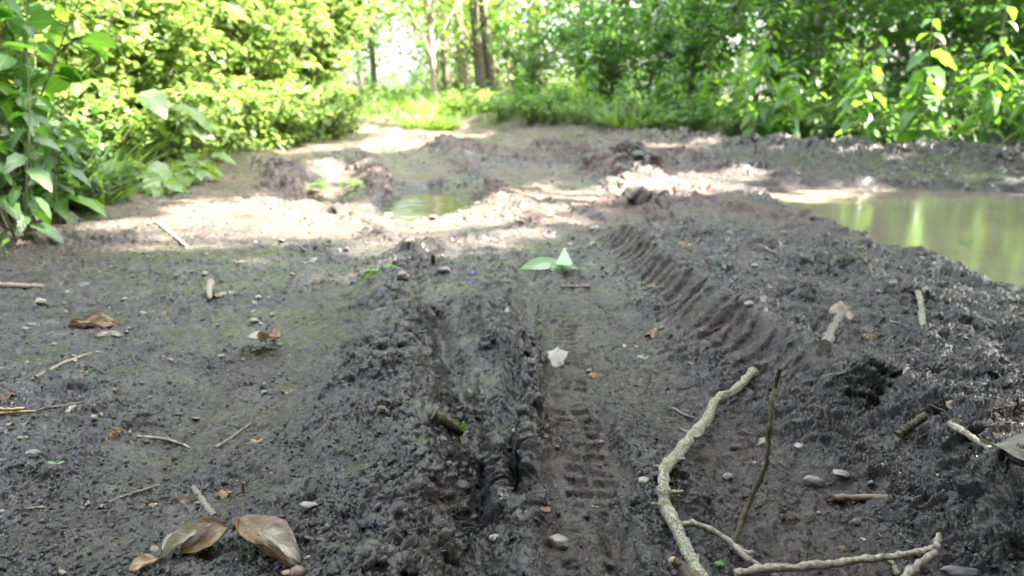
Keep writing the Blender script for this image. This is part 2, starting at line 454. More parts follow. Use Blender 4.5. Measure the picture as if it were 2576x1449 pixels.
def mud_mat(name, ground=True):
    m, nt, b = nodes(name); lk = nt.links.new
    pos = N(nt, 'ShaderNodeNewGeometry').outputs['Position']
    base = ramp(nt, noise(nt, 14, 6, .6, pos), [(.36, (.010, .0082, .0073)), (.5, (.025, .0206, .0187)), (.64, (.066, .0550, .0500))])
    fine = noise(nt, 420, 3, .6, pos)
    base = mixc(nt, .55, base, ramp(nt, fine, [(.32, (.25, .24, .23)), (.7, (.95, .93, .9))]), 'OVERLAY')
    org = ramp(nt, noise(nt, 95, 6, .72, pos), [(.52, (0, 0, 0)), (.57, (1, 1, 1))])
    if ground:
        an = nt.nodes.new('ShaderNodeAttribute'); an.attribute_name = 'pressed'
        base = mixc(nt, an.outputs['Fac'], base, ramp(nt, noise(nt, 40, 6, .65, pos), [(.35, (.062, .0505, .0470)), (.65, (.140, .1140, .1060))]))  # pressed silt is paler; sky sheen on the flats is painted in too
    base = mixc(nt, org, base, (.008, .0062, .0052))
    vo = N(nt, 'ShaderNodeTexVoronoi', Scale=210.0, Randomness=1.0); lk(pos, vo.inputs['Vector'])
    sp = ramp(nt, vo.outputs['Distance'], [(.10, (1, 1, 1)), (.20, (0, 0, 0))])
    pick = ramp(nt, vo.outputs['Color'], [(.74, (0, 0, 0)), (.80, (1, 1, 1))])
    grit = mixc(nt, 1.0, sp, pick, 'MULTIPLY')
    base = mixc(nt, grit, base, (.34, .305, .265))
    if not ground: base = mixc(nt, .6, base, (.009, .007, .006))
    if ground:
        def attr(a):
            n = nt.nodes.new('ShaderNodeAttribute'); n.attribute_name = a; return n.outputs['Fac']
        base = mixc(nt, attr('dry'), base, ramp(nt, noise(nt, 60, 5, .65, pos), [(.3, (.052, .0380, .032)), (.5, (.118, .0865, .072)), (.7, (.24, .178, .148))]))  # tan of drier mud, raised to paint in sunlit brightness
        veg = ramp(nt, noise(nt, 22, 5, .7, pos), [(.3, (.018, .022, .010)), (.5, (.05, .045, .022)), (.7, (.11, .085, .045))])
        base = mixc(nt, attr('veg'), base, veg)
        rr = ramp(nt, noise(nt, 30, 5, .6, pos), [(.38, (.14, .14, .14)), (.62, (.40, .40, .40))])
        rr = mixc(nt, attr('wet'), rr, (.16, .16, .16))
        rr = mixc(nt, attr('dry'), rr, (.75, .75, .75))
        lk(rr, b.inputs['Roughness'])
    else:
        b.inputs['Roughness'].default_value = .26
    lk(base, b.inputs['Base Color'])
    b.inputs['Specular IOR Level'].default_value = .5
    b.inputs['Coat Weight'].default_value = .5
    if ground:      # only the torn, wet mud glistens; pressed and dry mud is dull
        mt = N(nt, 'ShaderNodeMath', operation='MAXIMUM'); lk(attr('dry'), mt.inputs[0]); lk(attr('pressed'), mt.inputs[1])
        dull = ramp(nt, mt.outputs[0], [(0.0, (.34, .34, .34)), (.7, (.14, .14, .14))]); lk(dull, b.inputs['Coat Weight'])
        sp_ = ramp(nt, mt.outputs[0], [(0.0, (.5, .5, .5)), (.8, (.34, .34, .34))]); lk(sp_, b.inputs['Specular IOR Level'])
    b.inputs['Coat Roughness'].default_value = .10
    b.inputs['Coat IOR'].default_value = 1.45
    h = nt.nodes.new('ShaderNodeMath'); h.operation = 'ADD'
    lk(noise(nt, 170, 6, .75, pos), h.inputs[0]); lk(noise(nt, 700, 3, .6, pos), h.inputs[1])
    bump(nt, b, h.outputs[0], 1.0, .0055)
    return m
def leaf_mat(name, c1, c2, trans, rough=.42, tw=.5, vein=True, under=None):
    m, nt, b = nodes(name); lk = nt.links.new
    g = N(nt, 'ShaderNodeNewGeometry')
    oi = N(nt, 'ShaderNodeObjectInfo')
    rnd = nt.nodes.new('ShaderNodeMath'); rnd.operation = 'FRACT'
    ad = nt.nodes.new('ShaderNodeMath'); ad.operation = 'ADD'
    lk(g.outputs['Random Per Island'], ad.inputs[0]); lk(oi.outputs['Random'], ad.inputs[1]); lk(ad.outputs[0], rnd.inputs[0])
    c = ramp(nt, rnd.outputs[0], [(0.0, c1), (.5, tuple((a + d) / 2 for a, d in zip(c1, c2))), (1.0, c2)])
    tc = ramp(nt, rnd.outputs[0], [(0.0, tuple(x * .75 for x in trans)), (1.0, trans)])
    if vein:
        uv = N(nt, 'ShaderNodeUVMap'); sx = N(nt, 'ShaderNodeSeparateXYZ'); lk(uv.outputs[0], sx.inputs[0])
        ab = nt.nodes.new('ShaderNodeMath'); ab.operation = 'ABSOLUTE'; lk(sx.outputs[0], ab.inputs[0])
        mid = ramp(nt, ab.outputs[0], [(.0, (1, 1, 1)), (.10, (0, 0, 0))])
        c = mixc(nt, mid, c, tuple(min(1, x * 2.2) for x in c2))
        v1 = nt.nodes.new('ShaderNodeMath'); v1.operation = 'MULTIPLY_ADD'; v1.inputs[1].default_value = -1.6
        lk(ab.outputs[0], v1.inputs[0]); 
        v2 = nt.nodes.new('ShaderNodeMath'); v2.operation = 'MULTIPLY'; v2.inputs[1].default_value = 8.0
        lk(sx.outputs[1], v2.inputs[0]); lk(v2.outputs[0], v1.inputs[2])
        v3 = nt.nodes.new('ShaderNodeMath'); v3.operation = 'PINGPONG'; v3.inputs[1].default_value = .5
        lk(v1.outputs[0], v3.inputs[0])
        bump(nt, b, v3.outputs[0], .5, .004)
    lk(c, b.inputs['Base Color']); b.inputs['Roughness'].default_value = rough
    tr = nt.nodes.new('ShaderNodeBsdfTranslucent'); lk(tc, tr.inputs[0])
    mx = nt.nodes.new('ShaderNodeMixShader'); mx.inputs[0].default_value = tw
    lk(b.outputs[0], mx.inputs[1]); lk(tr.outputs[0], mx.inputs[2])
    lk(mx.outputs[0], nt.nodes['Material Output'].inputs[0])
    return m
def bark_mat(name, c1, c2, scale=30, moss=None, mossy=.6):
    m, nt, b = nodes(name); lk = nt.links.new
    co = N(nt, 'ShaderNodeTexCoord').outputs['Object']
    f = noise(nt, scale, 6, .7, co)
    c = ramp(nt, f, [(.42, c1), (.58, c2)])
    if moss:
        k = ramp(nt, noise(nt, scale * .25, 4, .6, co), [(mossy - .05, (0, 0, 0)), (mossy + .05, (1, 1, 1))])
        c = mixc(nt, k, c, moss)
    lk(c, b.inputs['Base Color']); b.inputs['Roughness'].default_value = .8
    bump(nt, b, f, .8, .3 / scale * .3)
    return m
def plain(name, c1, c2=None, scale=200, rough=.6, bd=.001, tw=0.0):
    m, nt, b = nodes(name); lk = nt.links.new
    co = N(nt, 'ShaderNodeTexCoord').outputs['Object']
    f = noise(nt, scale, 5, .65, co)
    lk(ramp(nt, f, [(.35, c1), (.65, c2 or tuple(x * .7 for x in c1))]), b.inputs['Base Color'])
    b.inputs['Roughness'].default_value = rough
    bump(nt, b, f, .6, bd)
    if tw:
        tr = nt.nodes.new('ShaderNodeBsdfTranslucent'); tr.inputs[0].default_value = (*c1, 1)
        mx = nt.nodes.new('ShaderNodeMixShader'); mx.inputs[0].default_value = tw
        lk(b.outputs[0], mx.inputs[1]); lk(tr.outputs[0], mx.inputs[2]); lk(mx.outputs[0], nt.nodes['Material Output'].inputs[0])
    return m
M_MUD = mud_mat('wet_mud'); M_CRUMB = mud_mat('mud_lumps', False)

# ------------------------------------------------------------------ ground
def grid_mesh(name, X, Y, Z, mat, attrs=None):
    ny, nx = X.shape
    V = np.stack([X, Y, Z], -1).reshape(-1, 3).astype(np.float32)
    i = np.arange(ny - 1)[:, None] * nx; j = np.arange(nx - 1)[None]
    F = np.stack([i + j, i + j + 1, i + nx + j + 1, i + nx + j], -1).reshape(-1, 4)
    me = bpy.data.meshes.new(name)
    me.vertices.add(len(V)); me.vertices.foreach_set('co', V.ravel())
    me.loops.add(F.size); me.loops.foreach_set('vertex_index', F.ravel().astype(np.int32))
    me.polygons.add(len(F)); me.polygons.foreach_set('loop_start', (np.arange(len(F)) * 4).astype(np.int32)); me.polygons.foreach_set('loop_total', np.full(len(F), 4, np.int32))
    me.polygons.foreach_set('use_smooth', np.full(len(F), True))
    me.update(calc_edges=True)
    for k, a in (attrs or {}).items():
        at = me.attributes.new(k, 'FLOAT', 'POINT'); at.data.foreach_set('value', a.ravel().astype(np.float32))
    me.materials.append(mat)
    o = bpy.data.objects.new(name, me); COL.objects.link(o); return o
dry_sunlit = sm(2.15, 2.7, GY) * (1 - .25 * sm(3.8, 5, GY))  * (1 - np.clip(gw, 0, 1)) * sm(-.6, .5, fbm(GX, GY, 2.2, 3, 44) + .2) * sm(2.4, 1.0, GX)  # drier mud mask, also painting the sunlit band paler
_pd, _, _ = poly(GX, GY, PATHC); dry_sunlit = np.maximum(dry_sunlit, sm(8.0, 9.0, GY) * sm(1.2, .5, np.abs(_pd)) * .9)
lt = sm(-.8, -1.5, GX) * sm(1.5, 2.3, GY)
ground = grid_mesh('mud_ground', PX, PY, PZ, M_MUD, {'dry': np.clip(np.maximum(dry_sunlit * .8, lt * .35), 0, 1), 'wet': np.clip(gw, 0, 1), 'pressed': np.clip(gs * .75, 0, 1), 'veg': gv})
tag(ground, kind='structure')
print('ground', GX.size)

# far field and water
m, nt, b = nodes('field_grass')
co = N(nt, 'ShaderNodeNewGeometry').outputs['Position']
nt.links.new(ramp(nt, noise(nt, .25, 5, .6, co), [(.3, (.10, .16, .05)), (.7, (.20, .24, .10))]), b.inputs['Base Color'])
b.inputs['Roughness'].default_value = .9
mb = MB(); n = 24
q = np.linspace(-600, 600, n); X, Y = np.meshgrid(q, q)
field = grid_mesh('field', X, Y + 300, X * 0 - .16, m); tag(field, kind='structure')

def water_mat(name, c1, c2, ripple=.25):
    m, nt, b = nodes(name); lk = nt.links.new
    pos = N(nt, 'ShaderNodeNewGeometry').outputs['Position']
    lk(ramp(nt, noise(nt, 3.5, 4, .5, pos), [(.3, c1), (.7, c2)]), b.inputs['Base Color'])
    b.inputs['Roughness'].default_value = .12
    b.inputs['IOR'].default_value = 1.33
    b.inputs['Specular IOR Level'].default_value = .4
    mp = N(nt, 'ShaderNodeMapping'); mp.inputs['Scale'].default_value = (1, 2.2, 1); lk(pos, mp.inputs[0])
    bump(nt, b, noise(nt, 5, 2, .5, mp.outputs[0]), ripple, .006)
    return m
def water(name, pg, z, mat, grow):
    c = pg.mean(0); v = (pg - c); v = v * (1 + grow / np.linalg.norm(v, axis=1))[:, None] + c
    P = smoothline(np.vstack([np.c_[v, v[:, 0] * 0], [*v[0], 0]]), 90)
    V = np.vstack([[*c, z], np.c_[P[:, :2], np.full(len(P), z)]])
    k = len(P); F = np.array([[0, 1 + i, 2 + i] for i in range(k - 1)])
    mb = MB(); mb.add(V, F); o = mb.build(name, mat, smooth=False); return tag(o, kind='structure')
water('puddle_water', PUD, WATER, water_mat('murky_water', (.11, .088, .070), (.18, .146, .118)), .10)
water('small_puddle_water', PUD2, WATER2, water_mat('clear_water', (.016, .014, .010), (.03, .026, .02), 1.0), .06)

# ------------------------------------------------------------------ tall trees: the ones whose crowns shade the track
M_BARK = bark_mat('grey_brown_bark', (.06, .045, .035), (.16, .13, .10), 22, (.05, .07, .02), .62)
M_PALEBARK = bark_mat('pale_bark', (.16, .13, .10), (.36, .31, .25), 18, (.08, .10, .04), .66)
M_CROWN = leaf_mat('crown_leaf', (.05, .09, .025), (.07, .12, .03), (.10, .17, .04), .45, .35, vein=False)
M_TREELEAF = leaf_mat('tree_leaf', (.060, .12, .025), (.09, .16, .035), (.27, .45, .05), .45, .45, vein=False)
M_DARKLEAF = leaf_mat('dark_tree_leaf', (.045, .11, .025), (.075, .155, .03), (.16, .42, .04), .42, .42, vein=False)  # darker green leaf of the shrubs, hedgerow and half the wood trees
def px_poly(*p): return flat(p)[:, :2]
LIT = [  # ground meant to be sunlit; gaps are cut in the crowns towards the sun
    px_poly((200, 590), (330, 545), (520, 490), (700, 505), (820, 515), (960, 525), (1000, 510), (1150, 520), (1300, 480), (1420, 450), (1580, 520), (1520, 580), (1400, 630), (1200, 662), (1000, 672), (850, 640), (700, 612), (560, 622), (440, 650)),
    px_poly((640, 385), (800, 365), (930, 350), (1000, 340), (1120, 352), (1230, 352), (1100, 372), (950, 388), (820, 382), (700, 400)),
    px_poly((900, 345), (960, 333), (1100, 333), (1260, 342), (1150, 350), (1000, 342)),
    px_poly((960, 322), (1060, 322), (1050, 326), (965, 326)),
    px_poly((0, 590), (120, 590), (300, 560), (260, 600), (100, 615), (0, 612)),
    px_poly((1480, 480), (1640, 450), (1800, 430), (1990, 442), (1900, 475), (1720, 510), (1560, 530)),
    px_poly((2060, 455), (2250, 450), (2150, 470), (1950, 475)),
    px_poly((730, 410), (920, 410), (970, 540), (760, 540)),
    px_poly((1880, 470), (2200, 468), (2150, 490), (1960, 488)),
    np.array([(2.1, 5.5), (3.4, 5.4), (3.6, 6.3), (2.3, 6.6)], float), np.array([(.9, 6.3), (1.5, 6.0), (1.9, 6.6), (1.2, 7.0)], float),
    px_poly((560, 660), (900, 675), (880, 686), (560, 670)),
    np.array([(-2.9, 9.3), (-.6, 9.3), (-.5, 11.5), (-1.4, 13.5), (-3.4, 13.5)], float),
]
def lit_prob(x, y):
    """0 = closed crown above, 1 = gap"""
    jx = x + .10 * perlin(x * 2.2, y * 2.2, 7) + .03 * perlin(x * 9, y * 9, 8); jy = y + .10 * perlin(x * 2.2, y * 2.2, 17) + .03 * perlin(x * 9, y * 9, 18)
    p = np.zeros(x.shape)
    for pg in LIT:
        p = np.maximum(p, sm(-.09, .0, inside(jx, jy, pg)))
    left = sm(-1.85, -2.1, x + .1 * perlin(y * 2, x, 3)) * sm(2.85, 3.3, y)            # everything that falls on the bushes on the left
    p = np.maximum(p, left)
    dap = sm(.42 - .16 * sm(4.6, 5.6, y), .60 - .16 * sm(4.6, 5.6, y), fbm(x, y, 1.3, 4, 300)) * sm(.8, 2.0, x) * sm(2.8, 3.4, y)   # dapples on the right
    p = np.maximum(p, dap * .9)
    farp = np.maximum(sm(9, 12, y) * sm(.10, .25, fbm(x, y, .5, 3, 301)) * .9, sm(5.4, 6.2, y) * sm(1.0, 2.0, x) * sm(.0, .25, fbm(x, y, 1.9, 3, 305)))
    return np.maximum(p, farp)
def crown_cloud(n, seed):
    r = np.random.default_rng(seed)
    x = r.uniform(-2.4, 9.5, n); y = r.uniform(-1.6, 17, n)
    keep = r.random(n) > lit_prob(x.astype(np.float32), y.astype(np.float32))
    x, y = x[keep], y[keep]
    z = r.uniform(4.6, 9.0, len(x)) + 1.2 * perlin(x, y, 66)
    t = z / SUN[2]
    return np.stack([x + SUN[0] * t, y + SUN[1] * t, z], 1)
P = crown_cloud(125000, 5)
TRUNKS = np.array([(4.6, -1.2), (5.2, 2.2), (6.4, 5.0), (8.6, 1.0), (7.4, 8.8), (10.5, 6.2), (11.6, 11.5), (7.2, 13.2), (12.8, 2.6)], float)
owner = np.argmin(((P[:, None, :2] - TRUNKS[None]) ** 2).sum(-1), 1)
tmT = leaf_tmpl(.72, 2, .45, .15, .15)
words = ['beside the camera', 'on the near right bank', 'behind the nettles', 'deeper in the wood on the right', 'behind the shrubs', 'far right in the wood', 'at the back of the wood', 'right of the twin trunks', 'outermost on the right']
for i, (tx, ty) in enumerate(TRUNKS):
    g = rng.normal(size=2) * .3
    root = empty('shade_tree', (tx, ty, .05), 'tall leafy tree ' + words[i] + ', its crown shading the muddy track', 'tree', 'tall trees whose crowns overhang the track')
    mb = MB(); top = np.array([g[0], g[1], 8.2])
    tube(mb, smoothline([(0, 0, -.2), (g[0] * .3, g[1] * .2, 2.5), (g[0] * .7, g[1] * .6, 5.5), top], 14, .01, i), np.linspace(.15, .05, 14), 10, .05, i)
    pi = P[owner == i] - np.array([tx, ty, .05])
    for k in range(14):
        a = np.array([g[0] * .6, g[1] * .6, 3.2 + .35 * k]); e = pi[rng.integers(len(pi))]
        tube(mb, smoothline([a, (a + e) / 2 + [0, 0, .25], e], 8, .02, k), np.linspace(.035, .008, 8), 5)
    mb.build('trunk', M_BARK, root)
    mb = MB(); n = len(pi)
    up = rng.normal(size=(n, 3)) * .45 + SUN
    d = rng.normal(size=(n, 3))
    leaves(mb, tmT, pi, d, up, rng.uniform(.15, .24, n))
    mb.build('crown', M_CROWN, root)

# ------------------------------------------------------------------ bushes, nettles, trees in view
M_HAZEL = leaf_mat('light_shrub_leaf', (.085, .145, .035), (.12, .19, .055), (.34, .52, .09), .38, .45)
M_NETTLE = leaf_mat('nettle_leaf', (.050, .125, .028), (.085, .175, .040), (.24, .52, .04), .34, .42)
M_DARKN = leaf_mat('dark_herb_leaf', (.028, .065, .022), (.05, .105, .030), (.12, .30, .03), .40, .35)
M_BURDOCK = leaf_mat('burdock_leaf', (.07, .125, .035), (.09, .15, .045), (.26, .42, .04), .45, .35)
M_GRASS = leaf_mat('grass_blade', (.06, .13, .025), (.11, .19, .04), (.28, .45, .05), .40, .40, vein=False)
M_STEM = plain('green_stem', (.07, .10, .03), (.10, .12, .05), 60, .5)
M_TWIG = plain('brown_twig', (.05, .045, .025), (.10, .09, .05), 80, .7)
def gz(x, y): return float(H(np.array([x]), np.array([y]))[0])
tmH = leaf_tmpl(.78, 4, .46, .22, .22, .05)
tmN = leaf_tmpl(.50, 6, .36, .20, .38, .10)
tmO = leaf_tmpl(.42, 3, .42, .25, .25)
tmB = leaf_tmpl(.85, 7, .40, .28, .45, .03, .10)

def shrub(seed, h, spread, nst, nleaf, tm, size, leafmat, up_bias=1.0, low=0.0, sep='foliage'):
    """arching stems with side twigs; leaves sit along the twigs"""
    r = np.random.default_rng(seed)
    ms = MB(); segs = []
    for k in range(nst):
        a = r.uniform(0, 2 * np.pi); q = spread * math.sqrt(r.random())
        hh = h * r.uniform(.6, 1.05)
        end = np.array([math.cos(a) * q, math.sin(a) * q, hh])
        mid = end * [.45, .45, .62] + r.normal(size=3) * [.06, .06, 0]
        st = smoothline([np.array([0, 0, -.05]) + r.normal(size=3) * [.08, .08, 0], mid, end], 9)
        tube(ms, st, np.linspace(.007, .002, 9), 5, .05, k)
        for _ in range(9):
            t = r.uniform(low + .08, 1); i = min(int(t * 8), 7); p = st[i] + (st[i + 1] - st[i]) * (t * 8 - i)
            aa = r.uniform(0, 2 * np.pi); ln = r.uniform(.18, .5) * h * .32
            e = p + np.array([math.cos(aa) * ln, math.sin(aa) * ln, r.uniform(-.10, .35) * ln])
            tw = smoothline([p, (p + e) / 2 + [0, 0, ln * .12], e], 5)
            tube(ms, tw, np.linspace(.004, .0015, 5), 4, cap=False)
            segs.append(tw)
    segs = np.array(segs)
    n = nleaf; si = r.integers(len(segs), size=n); t = r.random(n) ** .8 * 3.999
    i = t.astype(int); f = (t - i)[:, None]
    p = segs[si, i] * (1 - f) + segs[si, i + 1] * f
    tdir = segs[si, -1] - segs[si, 0]; tdir /= np.linalg.norm(tdir, axis=1)[:, None]
    side = np.cross(tdir, [0, 0, 1.0]) * np.where(r.random(n) < .5, 1, -1)[:, None]
    d = tdir * .55 + side * .8 + r.normal(size=(n, 3)) * .28 - [0, 0, .22]
    u = np.array([0, 0, 1.0]) * up_bias + r.normal(size=(n, 3)) * .38 + tdir * .2
    ml = MB(); leaves(ml, tm, p + r.normal(size=(n, 3)) * .012, d, u, size * r.uniform(.6, 1.15, n))
    return ms, ml
def proto(name, ms, ml, stem_mat, leaf_mat_, leafname='foliage', stemname='stem', sm_=True):
    root = empty(name, (0, 0, 0))
    ms.build(stemname, stem_mat, root); ml.build(leafname, leaf_mat_, root)
    return root
used_protos = set()
def put(root, x, y, rz, sc, label, cat, group, tilt=(0, 0), dz=0.0):
    z = gz(x, y) + dz if 0 < y < 45 else dz
    if root.name in used_protos:
        r = copy_thing(root, (x, y, z), rz, sc, label, group, tilt); r['category'] = cat
    else:
        used_protos.add(root.name)
        r = root; r.location = (x, y, z); r.rotation_euler = (tilt[0], tilt[1], rz); r.scale = (sc, sc, sc) if np.isscalar(sc) else sc
        tag(r, label, cat, group)
    return r

# left hand bushes
hz = [proto('hazel_bush', *shrub(100 + k, 1.75, .95, 30, [4600, 3000][k % 2], [tmH, tmO][k % 2], [.072, .115][k % 2], M_HAZEL), M_TWIG, M_HAZEL) for k in range(4)]
ORD = ['first', 'second', 'third', 'fourth', 'fifth', 'sixth', 'seventh', 'eighth', 'ninth', 'tenth', 'eleventh', 'twelfth', 'thirteenth', 'fourteenth', 'fifteenth', 'sixteenth', 'seventeenth', 'eighteenth', 'nineteenth', 'twentieth', 'twenty-first', 'twenty-second']
def ordinal(v, vals): return ORD[sorted(vals).index(v)]
def hz_label(x, y):
    front = [q[1] for q in HZ if q[0] > -3.2]; back = [q[1] for q in HZ if q[0] <= -3.2]
    if x > -3.2: return 'sunlit hazel bush in the front row left of the path, %s from the camera' % ordinal(y, front)
    return 'sunlit hazel bush behind the front row left of the path, %s from the camera' % ordinal(y, back)
k = 0
GL = 'sunlit bushes lining the left side of the path'
HZ = [(-2.85, 3.3, .80), (-2.6, 4.2, .85), (-3.4, 4.1, 1.1), (-2.5, 5.0, .9), (-3.5, 5.4, 1.2), (-2.5, 5.8, .9), (-3.4, 6.8, 1.25), (-2.4, 6.9, .95), (-2.4, 7.7, 1.0), (-3.3, 8.4, 1.3), (-2.45, 8.9, 1.1), (-2.9, 4.8, 1.1), (-2.9, 6.3, 1.2), (-2.6, 9.8, 1.2), (-2.45, 3.35, .62), (-2.3, 3.95, .6), (-2.3, 4.6, .62), (-2.25, 2.95, .5),
                  (-3.0, 10.2, 1.35), (-3.15, 11.8, 1.4), (-3.6, 13.4, 1.5), (-3.0, 6.95, 1.3), (-3.1, 8.6, 1.35), (-5.0, 6.0, 1.6), (-5.2, 9.0, 1.7), (-5.4, 12.5, 1.7), (-4.8, 4.2, 1.3), (-4.4, 15.4, 1.1), (-6.2, 17.5, 1.4), (-4.9, 19.5, .9)]
for (x, y, s) in HZ:
    put(hz[k % 4], x, y, k * 1.9, s, hz_label(x, y), 'bush', GL); k += 1
lowb = [proto('low_bush', *shrub(130 + k, .55, .50, 22, 800, tmH, .060, M_HAZEL), M_STEM, M_HAZEL) for k in range(2)]
k = 0
LB = [(-2.2, 3.6, .9), (-2.12, 4.1, .7), (-2.12, 4.5, 1), (-2.12, 5.0, .9), (-2.12, 5.4, 1), (-2.08, 5.8, .9), (-2.05, 6.2, 1.1), (-2.0, 6.7, .9), (-2.02, 7.1, 1.1), (-1.98, 7.6, .9), (-1.98, 8.0, 1.1), (-2.05, 9.0, 1.1), (-2.6, 10.1, 1.2), (-2.9, 11.3, 1.2), (-3.2, 12.8, 1.2), (-2.9, 15.5, .9), (-2.75, 17.6, 1.0), (-3.3, 17.3, 1.1)]
for (x, y, s) in LB:
    put(lowb[k % 2], x, y, k * 2.3, s, 'low sunlit bush at the foot of the left bushes, %s from the camera' % ordinal(y, [q[1] for q in LB]), 'bush', 'low bushes along the left edge of the path'); k += 1

# nettle-like upright herbs
def herb(seed, h, pairs, size, tm, spread=.10, nst=3, droop=.25, lean=.10):
    r = np.random.default_rng(seed); ms = MB(); ml = MB()
    for k in range(nst):
        b0 = np.array([r.normal() * spread, r.normal() * spread, -.03]) if k else np.array([0, 0, -.03])
        hh = h * (1 if k == 0 else r.uniform(.6, .95))
        e = b0 + np.array([r.normal() * lean * h, r.normal() * lean * h, hh])
        st = smoothline([b0, (b0 + e) / 2 + r.normal(size=3) * .015, e], 12)
        tube(ms, st, np.linspace(.005, .002, 12) * (h ** .5), 5)
        a0 = r.uniform(0, 6.28)
        P, D, U, S = [], [], [], []
        for j in range(pairs):
            t = .16 + .84 * (j + .5 * r.random()) / pairs; t = min(t, .999)
            i = min(int(t * 11), 10); p = st[i] + (st[i + 1] - st[i]) * (t * 11 - i)
            sz = size * (1.05 - .65 * max(0, t - .55) / .45) * r.uniform(.75, 1.15)
            for q in (0, 1):
                a = a0 + (j % 2) * 1.57 + q * 3.1416 + r.normal() * .2
                dr = np.array([math.cos(a), math.sin(a), r.uniform(-.35, .25) + .6 * max(0, t - .8)])
                P.append(p + dr * .02); D.append(dr - [0, 0, droop * r.random()]); U.append(np.array([0, 0, 1.0]) + r.normal(size=3) * .22 + dr * .25); S.append(sz)
        leaves(ml, tm, P, D, U, S)
    return ms, ml
nt_ = [proto('nettle_plant', *herb(200 + k, [1.0, 1.25, .85, 1.1, .7][k], [10, 12, 9, 9, 8][k], [.15, .17, .14, .19, .12][k], tmN), M_STEM, M_NETTLE, 'leaves') for k in range(5)]
r = np.random.default_rng(11); k = 0
def bank_y(x): return float(np.interp(x, [-.3, .0, 1.0, 1.7, 2.5, 4.1, 9], [10.4, 10.0, 8.9, 8.0, 6.9, 6.35, 6.3]))
spots = []
for row in range(4):
    x = .1 + row * .12
    while x < 7.2:
        spots.append((x + r.normal() * .08, bank_y(x) + .22 + row * .42 + r.normal() * .10, row)); x += r.uniform(.26, .44)
for (x, y, row) in spots:
    put(nt_[int(r.integers(5))], x, y, r.uniform(0, 6.28), r.uniform(.7, 1.0) * (.62 + .14 * row), ['front', 'second', 'third', 'back'][row] + ' row nettle with pairs of toothed leaves on the right bank', 'nettle', 'nettles of the %s row on the right bank' % ['front', 'second', 'third', 'back'][row], (r.normal() * .10, r.normal() * .10)); k += 1
print('nettles', k)
# low leafy herbs at their feet
hb = [proto('ground_herb', *shrub(300 + k, .26, .26, 16, 260, tmO, .062, M_NETTLE), M_STEM, M_NETTLE, 'leaves') for k in range(3)]
x = -.1; k = 0
while x < 7:
    for row in range(2):
        put(hb[int(r.integers(3))], x + r.normal() * .06, bank_y(x) + .10 + row * .35 + r.normal() * .05, r.uniform(0, 6.28), r.uniform(.8, 1.25), 'low leafy herb at the edge of the mud below the nettles', 'herb', 'low herbs along the right edge of the mud'); k += 1
    x += r.uniform(.24, .36)
# shrubs behind the nettles
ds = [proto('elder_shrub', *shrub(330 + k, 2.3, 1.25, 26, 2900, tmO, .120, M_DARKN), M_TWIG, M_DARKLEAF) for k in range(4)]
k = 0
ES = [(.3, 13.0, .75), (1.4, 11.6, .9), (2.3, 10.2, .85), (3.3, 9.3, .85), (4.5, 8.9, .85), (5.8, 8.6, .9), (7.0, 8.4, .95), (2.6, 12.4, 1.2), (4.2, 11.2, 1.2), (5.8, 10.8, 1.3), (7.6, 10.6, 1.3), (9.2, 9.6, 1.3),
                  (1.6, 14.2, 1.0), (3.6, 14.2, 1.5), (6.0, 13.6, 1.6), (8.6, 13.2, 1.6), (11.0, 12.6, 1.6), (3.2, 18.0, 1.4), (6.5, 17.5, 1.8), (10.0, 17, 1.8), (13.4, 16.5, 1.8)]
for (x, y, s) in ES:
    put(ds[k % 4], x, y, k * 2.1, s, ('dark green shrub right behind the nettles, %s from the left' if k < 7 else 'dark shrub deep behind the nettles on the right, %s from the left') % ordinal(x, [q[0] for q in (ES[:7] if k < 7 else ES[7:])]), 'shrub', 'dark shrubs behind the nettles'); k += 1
# light undergrowth round the trunks
for (x, y, s) in [(-.9, 11.6, .7), (-.35, 11.2, .8), (-1.0, 13.2, .9), (-.6, 14.8, 1.1), (-1.3, 16.5, 1.2), (.2, 16.6, 1.3), (-.1, 12.6, .8), (-2.3, 21, 1.3), (-.8, 20, 1.5), (1.2, 19, 1.5), (1.0, 15.6, .9)]:
    put(lowb[k % 2], x, y, k * 2.3, s, 'pale green undergrowth bush between the tree trunks ahead', 'bush', 'undergrowth round the trunks ahead'); k += 1

